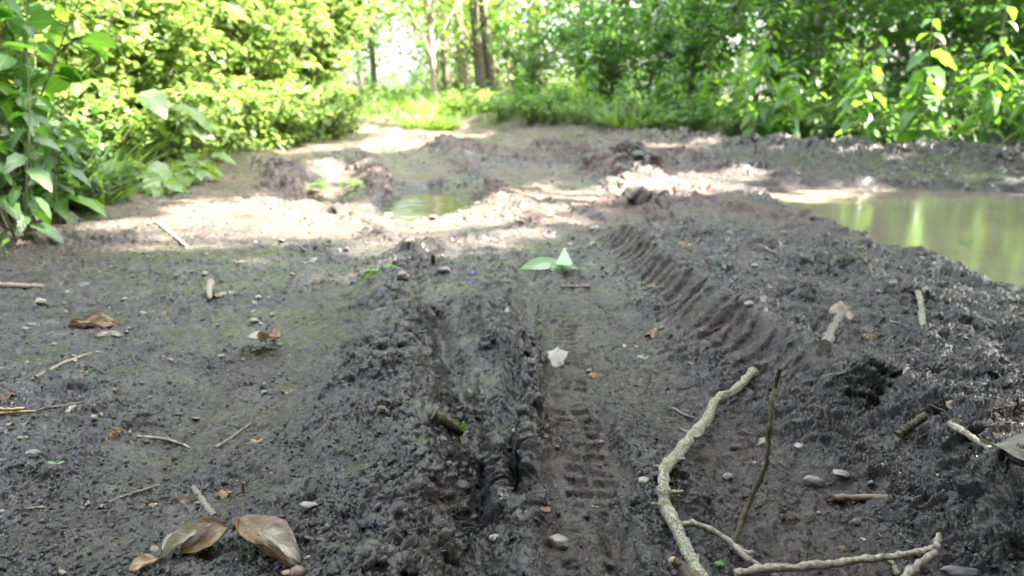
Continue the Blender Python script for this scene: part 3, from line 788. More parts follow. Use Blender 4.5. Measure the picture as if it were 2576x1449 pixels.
# ---- trees ahead
def tree(seed, h, cr, cz0, nleaf, size, tr=.11, lean=(0, 0), clump=26, bark=None, leafm=None, name='forest_tree'):
    r = np.random.default_rng(seed); ms = MB(); ml = MB()
    top = np.array([lean[0], lean[1], h])
    st = smoothline([(0, 0, -.2), top * [.2, .2, .3] + [r.normal() * .05, 0, 0], top * [.6, .6, .65] + [r.normal() * .08, 0, 0], top], 16)
    tube(ms, st, tr * np.linspace(1.15, .35, 16), 10, .04, seed)
    C = []
    for k in range(clump):
        z = r.uniform(cz0, h); a = r.uniform(0, 6.28); q = cr * r.uniform(.3, 1.0) * math.sqrt(max(.15, 1 - ((z - cz0) / (h - cz0) - .4) ** 2))
        base = st[min(int(max(z - .6, 0) / h * 15), 15)]
        e = np.array([base[0] + math.cos(a) * q, base[1] + math.sin(a) * q, z])
        tube(ms, smoothline([base, (base + e) / 2 + [0, 0, .15], e], 6, .02, k), np.linspace(.028, .006, 6), 5, cap=False); C.append((e, base))
    n = nleaf; ci = r.integers(clump, size=n)
    E = np.array([c[0] for c in C])[ci]; B = np.array([c[1] for c in C])[ci]
    t = r.uniform(.25, 1.1, n)[:, None]
    p = B + (E - B) * t + r.normal(size=(n, 3)) * [.40, .40, .13]
    d = (E - B) * [1, 1, .3]; d = d / np.linalg.norm(d, axis=1)[:, None] + r.normal(size=(n, 3)) * .6 - [0, 0, .15]
    u = np.array([0, 0, 1.0]) + r.normal(size=(n, 3)) * .42
    leaves(ml, tmO if seed % 2 else tmH, p, d, u, size * r.uniform(.6, 1.2, n))
    root = empty(name, (0, 0, 0)); ms.build('trunk', bark or M_BARK, root); ml.build('crown', leafm or M_TREELEAF, root)
    return root
def atx(px, y): return (px - 1288) / 2576 / (FL / 36) * y * .995
named = [
    (1180, 16.5, (-.42, 0), .115, M_PALEBARK, 'straight pale trunk leaning left, just left of the twin-stemmed tree', 1132),
    (1222, 15.0, (-.40, 0), .125, M_BARK, 'thick purplish-brown trunk in the middle of the view, forking near its foot', 1185),
    (1102, 13.6, (-.55, 0), .055, M_PALEBARK, 'slim pale trunk leaning left beside the gap of sky', 1070),
    (1130, 19.0, (-.30, 0), .085, M_BARK, 'dark slender trunk between the slim leaning one and the straight pale one', 1105),
    (1282, 18.0, (.02, 0), .05, M_PALEBARK, 'very thin pale trunk to the right of the twin-stemmed tree', 1276),
    (1350, 21.0, (-.05, 0), .12, M_BARK, 'brown trunk half hidden in leaves, right of the thin pale one', 1336),
    (2022, 9.6, (-.35, .3), .045, M_PALEBARK, 'thin crooked pale trunk among the shrubs on the right', 1995),
]
for i, (bx, y, ln, tr, bk, lab, tx) in enumerate(named):
    x = atx(bx, y); hv = .45 + .117 * y
    dx = (atx(tx, y) - x) / hv            # lean per metre
    root = tree(400 + i, 9.0, 2.3 if tr > .06 else 1.5, 2.0 if y < 16 else 1.6, 3200 if tr > .06 else 1400, .115, tr, (dx * 9.0 * .8, ln[1]), bark=bk)
    if i == 1:
        mb = MB(); tube(mb, smoothline([(.24, -.05, -.1), (.10, -.05, .9), (-.02, -.04, 2.2), (-.05, 0, 4.0), (.3, .1, 8)], 16), np.linspace(.085, .04, 16), 9, .04, 3)
        o = mb.build('side_trunk', M_BARK, root)
    root.location = (x, y, gz(x, y)); tag(root, lab, 'tree')
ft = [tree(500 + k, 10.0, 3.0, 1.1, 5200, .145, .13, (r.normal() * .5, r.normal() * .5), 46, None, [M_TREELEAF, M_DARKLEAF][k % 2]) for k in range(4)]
k = 0
far = [(-6.8, 13, 1), (-5.0, 15.5, .8), (-8, 18, 1.1), (-5.6, 24, .9), (-9, 26, 1.2), (-7.8, 33, 1.1), (-11.5, 36, 1.3), (-8.6, 44, 1.1),
       (-1.6, 26, 1.0), (.6, 23.5, 1.0), (2.8, 21.5, 1.1), (5.2, 22.5, 1.2), (8.5, 21, 1.2), (12, 20, 1.2), (15.5, 22, 1.3), (-.6, 31, 1.1), (2.6, 30, 1.2), (6.5, 31, 1.3), (11, 29, 1.3), (16, 30, 1.4), (21, 29, 1.4),
       (-2.6, 37, 1.1), (1.5, 40, 1.3), (6, 42, 1.4), (12, 40, 1.4), (19, 40, 1.5), (-14, 30, 1.4), (-12, 20, 1.3), (-3.8, 48, 1.2), (26, 40, 1.5)]
for (x, y, s) in far:
    lab = 'leafy wood tree standing left of the path beyond the bushes' if x < -5 else 'leafy wood tree in the distance right of the path'
    grp = 'wood trees left of the path' if x < -5 else 'wood trees ahead and right of the path'
    put(ft[k % 4], x, y, k * 1.7, s, lab, 'tree', grp); k += 1
# unseen trees added behind the camera to keep skylight off faces turned to it
bk = [tree(560 + k, 9.5, 3.2, .8, 9000, .20, .15, (0, 0), 50, None, M_CROWN) for k in range(2)]
BT = [(-5.6, -2.6, 1.0), (-2.6, -3.9, 1.0), (.4, -3.4, .95), (3.2, -3.6, 1.0), (6.2, -3.0, 1.1), (-7.8, -5.2, 1.2), (-4.2, -6.6, 1.3), (-.8, -7.0, 1.3), (2.6, -6.8, 1.3), (6.0, -6.6, 1.3), (9.4, -4.6, 1.2)]
for j, (x, y, s) in enumerate(BT):
    put(bk[j % 2], x, y, j * 1.1, s, 'added unseen tree shading the near end of the track, %s from the left' % ordinal(x, [q[0] for q in BT]), 'tree', 'added trees behind the viewpoint')
for j, (x, y, s) in enumerate([(-4.2, 23.5, .9), (-2.6, 25.5, .95), (-5.6, 20.5, .85)]):
    root = tree(480 + j, 9.0, 2.6, [1.5, 1.4, 1.3][j], 8500, .13, .09, (0, 0), 40)
    root.location = (x, y, gz(x, y)); tag(root, ['light-leaved tree whose lowest twigs hang over the gap of sky ahead', 'second tree arching over the gap of sky, farther along the path', 'tree on the left whose twigs hang over the far path'][j], 'tree')
# far hedge line across the field and pale hut
hd = [tree(600 + k, 7.0, 3.2, .3, 2600, .32, .2, (0, 0), 34, None, M_DARKLEAF, 'hedgerow_tree') for k in range(2)]
for j, x in enumerate(np.linspace(-90, 30, 22)):
    o = put(hd[j % 2], float(x + r.normal()), float(170 + r.normal() * 4), j * 1.3, .9, 'far hedgerow tree on the horizon beyond the field', 'tree', 'hedgerow on the horizon', dz=-.2)

# ---- grass: tuft mound right of the path, verges
def blades(n, cx, cy, rx, ry, h, seed, wid=.012, out=0.7):
    r = np.random.default_rng(seed); a = r.uniform(0, 6.28, n); q = np.sqrt(r.random(n))
    x = cx + np.cos(a) * q * rx; y = cy + np.sin(a) * q * ry
    z = H(x, y) - .01
    d = np.stack([np.cos(a) * out * q + r.normal(size=n) * .25, np.sin(a) * out * q + r.normal(size=n) * .25, np.ones(n)], 1)
    up = -d * [1, 1, 0] + r.normal(size=(n, 3)) * .2 + [0, -.2, .1]
    return np.stack([x, y, z], 1), d, up, h * r.uniform(.5, 1.1, n)
tmG = leaf_tmpl(.05, 6, .30, .3, .55)
def tuft(cx, cy, rx, ry, h, n, seed, label, name='grass_tuft'):
    mb = MB(); P, D, U, S = blades(n, cx, cy, rx, ry, h, seed); leaves(mb, tmG, P, D, U, S)
    o = mb.build(name, M_GRASS, loc=(cx, cy, gz(cx, cy))); tag(o, label, 'grass tuft'); return o
tuft(-1.08, 9.9, .30, .30, .30, 700, 1, 'rounded clump of bright green grass beside the far end of the path')
tuft(-1.35, 13.4, .35, 1.0, .35, 700, 2, 'strip of tall grass behind the rounded clump, right of the far path')
tuft(-2.75, 13.6, .25, 1.6, .35, 800, 3, 'bright grass fringing the left side of the far path')
tuft(-2.9, 18.4, .9, 1.4, .6, 1500, 4, 'green mound of tall grass closing the path in the distance')
tuft(1.45, 8.5, .40, .25, .40, 350, 5, 'narrow upright clump of grass on the right bank left of the nettles')
tuft(-1.80, 3.05, .14, .16, .30, 90, 6, 'drooping grass clump in the shade between the leafy plants at left')
tuft(-1.98, 3.55, .12, .2, .34, 60, 7, 'sunlit arching grass clump hanging over the left edge of the track')
mb = MB(); r = np.random.default_rng(77)
n = 7000; y = 9 + r.random(n) * 20; x = r.uniform(-7, 4, n); veg = vegmask(x, y); kx = veg > .5; x, y = x[kx], y[kx]; n = len(x)
leaves(mb, tmG, np.stack([x, y, H(x, y) - .01], 1), np.c_[r.normal(size=(n, 2)) * .35, np.ones(n)], np.c_[r.normal(size=(n, 2)), np.full(n, .2)], r.uniform(.15, .4, n))
n = 500; x = r.uniform(-2.5, -1.9, n); y = r.uniform(2.2, 10, n)
leaves(mb, tmG, np.stack([x, y, H(x, y) - .01], 1), np.c_[r.normal(size=(n, 2)) * .5, np.ones(n)], np.c_[r.normal(size=(n, 2)), np.full(n, .2)], r.uniform(.06, .2, n))
tag(mb.build('verge_grass', M_GRASS), 'short grass growing along the edges of the path', 'grass', kind='stuff')
mb = MB(); n = 16000; y = 6.2 + r.random(n) * 30; x = r.uniform(-9, 16, n) * (.4 + y / 30); veg = vegmask(x, y); kx = veg > .6; x, y = x[kx], y[kx]; n = len(x)
leaves(mb, tmO, np.stack([x, y, H(x, y) + r.uniform(.01, .22, n)], 1), r.normal(size=(n, 3)) * [1, 1, .3], np.c_[r.normal(size=(n, 2)) * .4, np.ones(n)], r.uniform(.05, .13, n))
tag(mb.build('ground_cover', M_NETTLE), 'leafy ground cover spreading under the bushes and trees', 'ground cover', kind='stuff')

# ---- left foreground plants
def rosette(name, cx, cy, n, size, stalk, seed, mat, label, cat, tm=tmB, a0=0, a1=6.28, up=.9):
    """long-stalked big leaves from one crown: each leaf and stalk its own part"""
    r = np.random.default_rng(seed); z = gz(cx, cy)
    root = empty(name, (cx, cy, z), label, cat)
    for k in range(n):
        a = a0 + (a1 - a0) * (k + .5 * r.random()) / n; hgt = stalk * r.uniform(.6, 1.1)
        e = np.array([math.cos(a) * hgt * .55, math.sin(a) * hgt * .55, hgt * up * r.uniform(.5, 1.0)])
        mb = MB(); tube(mb, smoothline([(0, 0, -.01), e * [.4, .4, .7], e], 8), np.linspace(.006, .003, 8), 6)
        mb.build('stalk', M_STEM, root)
        mb = MB(); s = size * r.uniform(.7, 1.15)
        leaves(mb, tm, [e], [np.array([math.cos(a), math.sin(a), r.uniform(-.45, .15)])], [np.array([0, 0, 1.0]) + r.normal(size=3) * .25], [s])
        mb.build('leaf', mat, root)
    return root
rosette('burdock', -2.12, 3.9, 8, .20, .60, 1, M_BURDOCK, 'sunlit burdock with huge pale leaves standing out from the left bushes', 'burdock')
rosette('burdock', -2.1, 4.6, 8, .18, .42, 2, M_BURDOCK, 'smaller sunlit burdock just behind the pale-leaved one', 'burdock')
rosette('burdock', -1.85, 3.65, 7, .15, .16, 3, M_BURDOCK, 'low broad-leaved burdock spreading onto the mud at the left edge', 'burdock')
rosette('burdock', -1.88, 4.45, 7, .14, .13, 8, M_BURDOCK, 'low burdock with small round leaves behind the one spreading onto the mud', 'burdock')
for j, (x, y, s) in enumerate([(-1.80, 3.25, .12), (-1.72, 3.95, .13), (-1.80, 4.25, .12), (-1.62, 3.45, .09)]):
    rosette('burdock', x, y, 8, s, s * .8, 40 + j, M_BURDOCK, 'low burdock at the left mud edge, %s from the camera among the small ones' % ['first', 'third', 'fourth', 'second'][j], 'burdock')
rosette('plantain', -1.72, 2.72, 9, .17, .14, 4, M_NETTLE, 'rosette with long curling leaves on the ground at the left edge of the picture', 'plant', tmN, -1.6, 3.6)
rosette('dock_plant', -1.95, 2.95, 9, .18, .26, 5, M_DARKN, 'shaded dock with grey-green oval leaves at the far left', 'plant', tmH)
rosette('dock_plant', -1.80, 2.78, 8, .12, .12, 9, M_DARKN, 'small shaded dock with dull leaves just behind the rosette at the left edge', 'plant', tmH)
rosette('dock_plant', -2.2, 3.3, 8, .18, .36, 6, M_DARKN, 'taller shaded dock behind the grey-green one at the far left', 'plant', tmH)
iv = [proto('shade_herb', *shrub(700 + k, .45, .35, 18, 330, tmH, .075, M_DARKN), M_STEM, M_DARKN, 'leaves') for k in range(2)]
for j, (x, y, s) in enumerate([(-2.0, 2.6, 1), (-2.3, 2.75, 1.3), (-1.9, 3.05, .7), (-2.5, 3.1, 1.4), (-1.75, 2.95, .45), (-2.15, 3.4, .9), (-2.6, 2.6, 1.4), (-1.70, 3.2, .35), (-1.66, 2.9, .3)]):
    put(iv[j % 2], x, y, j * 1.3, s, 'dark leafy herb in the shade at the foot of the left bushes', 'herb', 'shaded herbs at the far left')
for j, (x, y, h, a) in enumerate([(-1.56, 2.30, .70, 0), (-1.68, 2.55, .85, 1), (-1.86, 2.85, .85, 2), (-1.98, 3.05, .95, 3)]):
    ms, ml = herb(720 + j, h, 10, .10, tmN, .06, 2, .5, .12)
    root = proto('tall_herb', ms, ml, M_STEM, M_DARKN, 'leaves'); root.location = (x, y, gz(x, y)); root.rotation_euler = (0, 0, a)
    tag(root, ['tall dark-leaved plant nearest the camera at the left edge', 'tall dark plant with big drooping leaves at the top left corner', 'tall shaded plant third from the left edge', 'tallest shaded plant, just in front of the sunlit bushes at left'][j], 'plant')
for j, (x, y, h, s) in enumerate([(-1.95, 2.75, 1.15, .115), (-2.2, 3.1, 1.3, .13), (-1.80, 2.45, 1.0, .10)]):
    ms, ml = shrub(760 + j, h, .42, 9, 170, tmH, s, M_NETTLE, .8, .3)
    root = proto('broad_leaved_shrub', ms, ml, M_TWIG, M_NETTLE, 'leaves'); root.location = (x, y, gz(x, y))
    tag(root, ['shrub with broad dark leaves overhanging the upper left corner', 'taller broad-leaved shrub behind the one in the upper left corner', 'broad-leaved shrub nearest the camera at the left edge'][j], 'shrub')
# hero plants on the right
for j, (px, y, h, sz, np_, lab) in enumerate([
    (2440, 5.7, 1.25, .20, 9, 'tall nettle with a bare lower stem and sunlit yellow-green top at the right'),
    (2150, 5.95, .95, .21, 8, 'broad-leaved nettle with drooping leaves right of the middle of the bank'),
    (1890, 6.9, 1.3, .19, 12, 'tall straight nettle spike left of the others on the right bank'),
    (2290, 5.8, 1.05, .23, 8, 'nettle with very large drooping leaves next to the tall sunlit one'),
    (1960, 6.7, .75, .22, 7, 'nettle with pale shining leaves in front of the straight spike'),
    (2570, 5.7, 1.1, .18, 10, 'bushy nettle at the right edge of the picture')]):
    ms, ml = herb(740 + j, h, np_, sz, tmN, .05, 2, .6, .05)
    x = atx(px, y); root = proto('large_nettle', ms, ml, M_STEM, M_NETTLE, 'leaves'); root.location = (x, y, gz(x, y)); tag(root, lab, 'nettle')

# ------------------------------------------------------------------ loose mud crumbs (nobody could count them)
def ico():
    g = (1 + 5 ** .5) / 2
    V = np.array([(-1, g, 0), (1, g, 0), (-1, -g, 0), (1, -g, 0), (0, -1, g), (0, 1, g), (0, -1, -g), (0, 1, -g), (g, 0, -1), (g, 0, 1), (-g, 0, -1), (-g, 0, 1)], float)
    F = [(0, 11, 5), (0, 5, 1), (0, 1, 7), (0, 7, 10), (0, 10, 11), (1, 5, 9), (5, 11, 4), (11, 10, 2), (10, 7, 6), (7, 1, 8), (3, 9, 4), (3, 4, 2), (3, 2, 6), (3, 6, 8), (3, 8, 9), (4, 9, 5), (2, 4, 11), (6, 2, 10), (8, 6, 7), (9, 8, 1)]
    return V / np.linalg.norm(V[0]), np.array(F)
IV, IF = ico()
def sphere_mesh(sub):
    V, F = IV.copy(), IF.copy()
    for _ in range(sub):
        vs = list(map(tuple, V)); cache = {}; nf = []
        def mid(a, b):
            k = (min(a, b), max(a, b))
            if k not in cache:
                q = (np.array(vs[a]) + np.array(vs[b])); q /= np.linalg.norm(q); vs.append(tuple(q)); cache[k] = len(vs) - 1
            return cache[k]
        for a, b, c in F:
            ab, bc, ca = mid(a, b), mid(b, c), mid(c, a)
            nf += [(a, ab, ca), (b, bc, ab), (c, ca, bc), (ab, bc, ca)]
        V, F = np.array(vs), np.array(nf)
    return V, F
def rotm(r, n):
    q = r.normal(size=(n, 4)); q /= np.linalg.norm(q, axis=1)[:, None]; w, x, y, z = q.T
    return np.stack([1 - 2 * (y * y + z * z), 2 * (x * y - z * w), 2 * (x * z + y * w), 2 * (x * y + z * w), 1 - 2 * (x * x + z * z), 2 * (y * z - x * w), 2 * (x * z - y * w), 2 * (y * z + x * w), 1 - 2 * (x * x + y * y)], 1).reshape(n, 3, 3)
def crumbs(n, smin, smax, ymin, ymax, seed, thr, mb):
    r = np.random.default_rng(seed)
    y = 1 / r.uniform(1 / ymax, 1 / ymin, n); x = r.uniform(-.82, .82, n) * (y + .12)
    z, smooth, wet, veg, patch = H(x, y, True)
    p = (1 - .85 * smooth) * (.25 + .9 * sm(-.3, .4, fbm(x, y, 7, 3, 55 + seed))) * (wet < .9) * (veg < .6)
    k = r.random(n) < p
    x, y, z = x[k], y[k], z[k]; n = len(x)
    s = smin * (smax / smin) ** (r.random(n) ** 2.2) * (1 + .25 * np.clip(y - 1.2, 0, 6))
    tv = [IV * (1 + .22 * r.normal(size=(12, 1))) * np.array([1, .75, .62]) for _ in range(8)]
    which = r.integers(8, size=n); Rm = rotm(r, n)
    for q in range(8):
        m = which == q
        P = np.einsum('nij,kj->nki', Rm[m], tv[q]) * (s[m, None, None] / 2) + np.stack([x[m], y[m], z[m] + s[m] * .12], 1)[:, None]
        c = m.sum(); mb.add(P.reshape(-1, 3), (IF[None] + (np.arange(c) * 12)[:, None, None]).reshape(-1, 3))
mb = MB()
crumbs(42000, .0018, .008, .5, 2.2, 1, 0, mb)
crumbs(7000, .003, .011, .5, 2.2, 2, 0, mb)
crumbs(5000, .004, .013, 1.8, 6.0, 3, 0, mb)
tag(mb.build('mud_crumbs', M_CRUMB), 'loose dark crumbs of mud strewn over the churned track', 'mud crumbs', kind='stuff')

# ------------------------------------------------------------------ stones
_plain, _bark = plain, bark_mat
def _dim(c, k=.92): return None if c is None else tuple(q * k for q in c)
def plain(name, c1, c2=None, *a, **k): return _plain(name, _dim(c1), _dim(c2), *a, **k)
def bark_mat(name, c1, c2, sc=30, moss=None, mossy=.6): return _bark(name, _dim(c1, .85), _dim(c2, .85), sc, _dim(moss, .9), mossy)
M_STONE = plain('pale_stone', (.20, .18, .15), (.11, .10, .085), 120, .55, .0006)
M_GREYSTONE = plain('grey_stone', (.13, .13, .13), (.08, .08, .08), 150, .5, .0005)
M_WHITESTONE = plain('whitish_stone', (.27, .25, .22), (.15, .14, .12), 140, .55, .0006)
M_BRICK = plain('reddish_stone', (.15, .075, .05), (.09, .05, .035), 160, .7, .0006)
M_TANSTONE = plain('tan_stone', (.24, .18, .125), (.16, .12, .08), 120, .6, .0006)
SV, SF = sphere_mesh(3)
def stone_mb(seed, sx, sy, sz, rough=.10, facet=.5):
    r = np.random.default_rng(seed); V = SV.copy()
    for k in range(7):                       # worn flats
        n = r.normal(size=3); n /= np.linalg.norm(n); c = r.uniform(.62, .9)
        d = V @ n; V = V - np.clip(d - c, 0, None)[:, None] * n * (facet + .4)
    q = perlin(V[:, 0] * 1.7 + seed, V[:, 1] * 1.7 + V[:, 2] * 1.3, seed) + .5 * perlin(V[:, 0] * 4 + V[:, 2], V[:, 1] * 4 + seed, seed + 1)
    V = V * (1 + rough * q)[:, None] * np.array([sx, sy, sz]) / 2
    mb = MB(); mb.add(V, SF); return mb
def px_size(y, n):           # n photo pixels (2576 wide) at ground distance y, in metres
    return n / 2576 / (FL / 36) * (y * CP + .45 * SP)
def stone(px, w, h, mat, label, seed, cat='stone', rz=0, name='stone', flatn=.7):
    p = G(px)[0]; s = px_size(p[1], w)
    o = stone_mb(seed, s, s * h, s * flatn).build(name, mat); o.location = p + [0, 0, s * .14]; o.rotation_euler = (0, .1, rz)
    return tag(o, label, cat)
stone((1405, 1374), 52, .85, M_STONE, 'largest pale speckled stone at the bottom of the tyre lane', 1, flatn=.75)
stone((1245, 1362), 32, .7, M_WHITESTONE, 'white angular stone left of the largest pale stone', 2)
stone((1300, 1108), 26, .7, M_WHITESTONE, 'small white wedge-shaped stone in the middle of the ruts', 3)
stone((82, 1155), 42, .6, M_GREYSTONE, 'smooth grey oval stone near the left edge', 4, rz=.5)
stone((2045, 1226), 56, .55, M_STONE, 'knobbly pale stone above the brown stick at lower right', 5, rz=-.3)
stone((1884, 775), 26, 1, M_TANSTONE, 'round tan pebble on the slope of the right bank', 6)
stone((1830, 1210), 30, .8, M_STONE, 'dull stone just left of the upright twig', 7)
stone((2112, 1215), 46, .8, M_STONE, 'flat sand-coloured stone sunk in mud right of the knobbly one', 8, flatn=.35)
stone((1620, 1220), 32, .8, M_WHITESTONE, 'pale pointed stone left of the lichen-covered branch', 9)
stone((1118, 692), 36, .6, M_STONE, 'smooth pale stone in the left rut near the folded green leaf', 10)
stone((2410, 1462), 100, .4, M_GREYSTONE, 'purplish flat stone under the fork of the pale branch', 11, flatn=.3)
stone((780, 1285), 46, .7, M_STONE, 'flat mud-coated stone right of the small upright stem', 12, flatn=.3)
stone((1514, 1118), 20, .8, M_STONE, 'small stone on the tyre lane edge beside the lichen branch', 13)
stone((1372, 1290), 30, .9, M_BRICK, 'reddish stone beside the ridge left of the tyre lane', 14, flatn=.5)
stone((1318, 1262), 13, .8, M_BRICK, 'tiny brick-red chip just up the rut from the reddish stone', 15)
stone((1312, 1478), 18, .7, M_BRICK, 'brick-red chip at the bottom of the left rut', 16)
stone((2060, 1300), 16, .7, M_GREYSTONE, 'small bluish stone right of the upright twig', 17)
stone((2155, 1325), 24, .8, M_GREYSTONE, 'bluish-grey rounded pebble above the pale branch', 18)
stone((1848, 1138), 24, .45, M_BRICK, 'thin brick-red fragment between the lichen branch and the upright twig', 19)
stone((640, 815), 24, .8, M_WHITESTONE, 'white pebble left of the pale curled leaf', 20)
stone((105, 775), 28, .7, M_WHITESTONE, 'white oval pebble on the dark soil at the left', 21)
stone((215, 723), 24, .9, M_GREYSTONE, 'squarish light grey pebble above the white oval one', 22)
for k, (a, b) in enumerate([(1015, 700), (2190, 1230), (2010, 1130), (1925, 1120), (1925, 1175)]):
    stone((a, b), [34, 20, 26, 46, 20][k], .8, [M_STONE, M_GREYSTONE, M_WHITESTONE, M_STONE, M_GREYSTONE][k], ['tan stone on top of the left ridge', 'grey pebble between the flat stone and the brown stick', 'egg-shaped white pebble high up between branch and twig', 'flat pale stone behind the upright twig', 'dark grey pebble right of the upright twig at mid height'][k], 30 + k)
# small pebbles, all alike
pm = []
for k in range(6):
    o = stone_mb(60 + k, 1, .8, .65, .12).build('pebble', [M_WHITESTONE, M_STONE, M_GREYSTONE, M_TANSTONE, M_STONE, M_WHITESTONE][k]); pm.append(o)
r = np.random.default_rng(91); cnt = 0
kinds = ['white', 'pale buff', 'grey', 'tan', 'pale buff', 'white']
for k in range(250):
    for _ in range(30):
        px = (r.uniform(-40, 2620), 560 + 900 * r.random() ** 1.3) if k > 90 else (r.uniform(0, 900), r.uniform(600, 1100))
        q = flat([px])[0]
        if inside(np.array([q[0]]), np.array([q[1]]), PUD)[0] < -.05: break
    p = G(px)[0]; s = px_size(p[1], 6 + 13 * r.random() ** 2.5 * (1.4 if px[0] < 900 else 1))
    i = int(r.integers(6)); first = cnt < 6 and True
    if cnt < 6: i = cnt; o = pm[i]
    else: o = pm[i].copy(); COL.objects.link(o)
    cnt += 1
    o.location = p + [0, 0, s * .18]; o.scale = (s, s * r.uniform(.7, 1.1), s * r.uniform(.6, 1)); o.rotation_euler = (r.normal() * .3, r.normal() * .3, r.uniform(0, 6.28))
    side = 'left of the ruts' if px[0] < 1000 else ('between the ruts' if px[0] < 1560 else 'right of the tyre lane')
    tag(o, 'tiny %s pebble pressed into the dark mud %s' % (kinds[i], side), 'pebble', 'tiny %s pebbles %s' % (kinds[i], side))
# sunlit gravel: pale stones in the bright patch
r = np.random.default_rng(92)
for k in range(46):
    px = (r.uniform(930, 1560), r.uniform(500, 620)); p = G(px)[0]; s = px_size(p[1], r.uniform(10, 30))
    o = pm[int(r.integers(6))].copy(); COL.objects.link(o)
    o.location = p + [0, 0, s * .1]; o.scale = (s, s * .8, s * .45); o.rotation_euler = (r.normal() * .2, r.normal() * .2, r.uniform(0, 6.28))
    tag(o, 'pale stone lying in the sunlit patch of the track', 'stone', 'pale stones in the sunlit patch')

# ------------------------------------------------------------------ branches and twigs
M_LICHEN = bark_mat('lichen_bark', (.040, .036, .018), (.32, .32, .23), 420, (.07, .085, .02), .60)
M_MOSSTWIG = bark_mat('mossy_bark', (.030, .022, .013), (.10, .08, .045), 380, (.030, .045, .008), .60)
M_PALETWIG = bark_mat('pale_twig', (.12, .10, .075), (.30, .27, .22), 240)
M_GREYTWIG = plain('grey_twig', (.15, .135, .115), (.08, .07, .055), 260, .7, .0006)
M_BROWNTWIG = plain('brown_stick', (.14, .09, .065), (.07, .05, .036), 220, .55, .0006)
M_STRAW = plain('yellow_straw', (.33, .27, .13), (.22, .18, .08), 300, .5, .0003)
M_CUTWOOD = plain('cut_wood', (.50, .38, .20), (.38, .27, .14), 300, .7, .0005)
def pts3(P, hs):
    out = []
    for (x, y), h in zip(P, hs):
        g = G([(x, y)])[0]
        # move towards the camera along the sight line so the point sits h above the ground there
        d = rays([(x, y)])[0]; t = (g[1]) / d[1]; t2 = t - h / abs(d[2]) if d[2] < 0 else t
        out.append(np.array([0, 0, CZ]) + d * t2)
    return np.array(out)
def stick(name, P, hs, r0, r1, mat, n=30, bumpy=.06, wob=.0006, seed=0, parent=None, seg=12):
    """r0, r1: radii in photo pixels"""
    A = pts3(P, hs); y0 = A[0][1]; y1 = A[-1][1]
    c = smoothline(A, n, wob, seed)
    rad = np.linspace(px_size(y0, r0), px_size(y1, r1), n)
    rad = rad * (1 + .10 * np.random.default_rng(seed).normal(size=n))
    for k in range(0, n, max(4, n // 7)):
        rad[k] *= 1.22
    mb = MB(); tube(mb, c, rad, seg, bumpy, seed)
    return mb, c
root = empty('lichen_branch', G((1690, 1200))[0], 'thick crooked branch covered in grey-green lichen with an upright side twig', 'branch')
def child(mb, name, mat, root):
    o = mb.build(name, mat); o.parent = root; o.matrix_parent_inverse = root.matrix_world.inverted(); o.location = -np.array(root.location); return o
P1 = [(1893, 938), (1845, 985), (1800, 1012), (1775, 1062), (1738, 1100), (1700, 1150), (1672, 1182), (1670, 1235), (1674, 1275), (1697, 1315), (1715, 1362), (1742, 1412), (1790, 1500)]
mb, c = stick('limb', P1, [.008, .016, .018, .024, .028, .026, .020, .014, .012, .012, .012, .010, .010], 11, 17.5, M_LICHEN, 70, .07, .0005, 3, seg=20)
for (i, dx, dy, dz, rr) in [(12, .012, .004, .006, .004), (22, -.016, .01, .004, .003), (24, .014, 0, .006, .0035), (34, -.012, 0, .003, .003), (41, .02, .003, .0, .0025), (47, -.014, .004, .004, .003), (8, .01, .006, .004, .003), (30, .012, -.006, .004, .0035)]:
    tube(mb, smoothline([c[i], c[i] + np.array([dx, dy, dz]) * .6, c[i] + np.array([dx * 1.1, dy, dz * 1.2])], 5), np.linspace(rr * 1.4, rr * .6, 5), 8, .08, i)
child(mb, 'limb', M_LICHEN, root)
mb, c = stick('x', [(1700, 1320), (1750, 1317), (1800, 1338), (1846, 1370), (1858, 1385), (1880, 1405), (1925, 1432), (2000, 1480)], [.012, .020, .018, .014, .014, .014, .012, .010], 7, 8, M_LICHEN, 34, .06, .0004, 5)
child(mb, 'side_twig', M_PALETWIG, root)
U = [(1845, 1366), (1872, 1300), (1903, 1222), (1928, 1162), (1936, 1080), (1944, 1010), (1952, 970), (1962, 928)]
mb, c = stick('x', U, [.008, .030, .060, .085, .115, .140, .152, .165], 7.5, 5, M_MOSSTWIG, 50, .16, .0005, 6)
child(mb, 'upright_twig', M_MOSSTWIG, root)
mb, c = stick('x', [(1858, 1385), (1875, 1392), (1895, 1388)], [.008, .010, .012], 12, 5, M_PALETWIG, 8, .12, .0004, 7)
child(mb, 'torn_bark', M_PALETWIG, root)
mb, c = stick('x', [(1695, 1410), (1720, 1432), (1775, 1485)], [.02, .018, .01], 12, 18, M_BROWNTWIG, 12, .05, .0003, 8)
o = mb.build('branch_stub', M_MOSSTWIG); tag(o, 'dark stub with a pale cut end lying against the foot of the lichen branch', 'stick')
mb = MB(); ce = c[0]; mb.add(SV * px_size(.66, 11) * [1, .6, 1] + ce, SF); e = mb.build('cut_end', M_CUTWOOD); e.parent = o
root = empty('forked_branch', G((2200, 1420))[0], 'pale bleached forked branch lying along the bottom right', 'branch')
mb, c = stick('x', [(1850, 1442), (1950, 1430), (2080, 1420), (2160, 1408), (2250, 1400), (2310, 1388), (2352, 1380)], [.014, .022, .026, .028, .028, .032, .036], 11, 7, M_PALETWIG, 44, .07, .0005, 9)
child(mb, 'limb', M_PALETWIG, root)
mb, c = stick('x', [(2362, 1342), (2358, 1365), (2352, 1390), (2320, 1415), (2290, 1440), (2250, 1490)], [.044, .040, .036, .028, .024, .018], 6, 15, M_PALETWIG, 26, .09, .0005, 10)
child(mb, 'fork', M_PALETWIG, root)
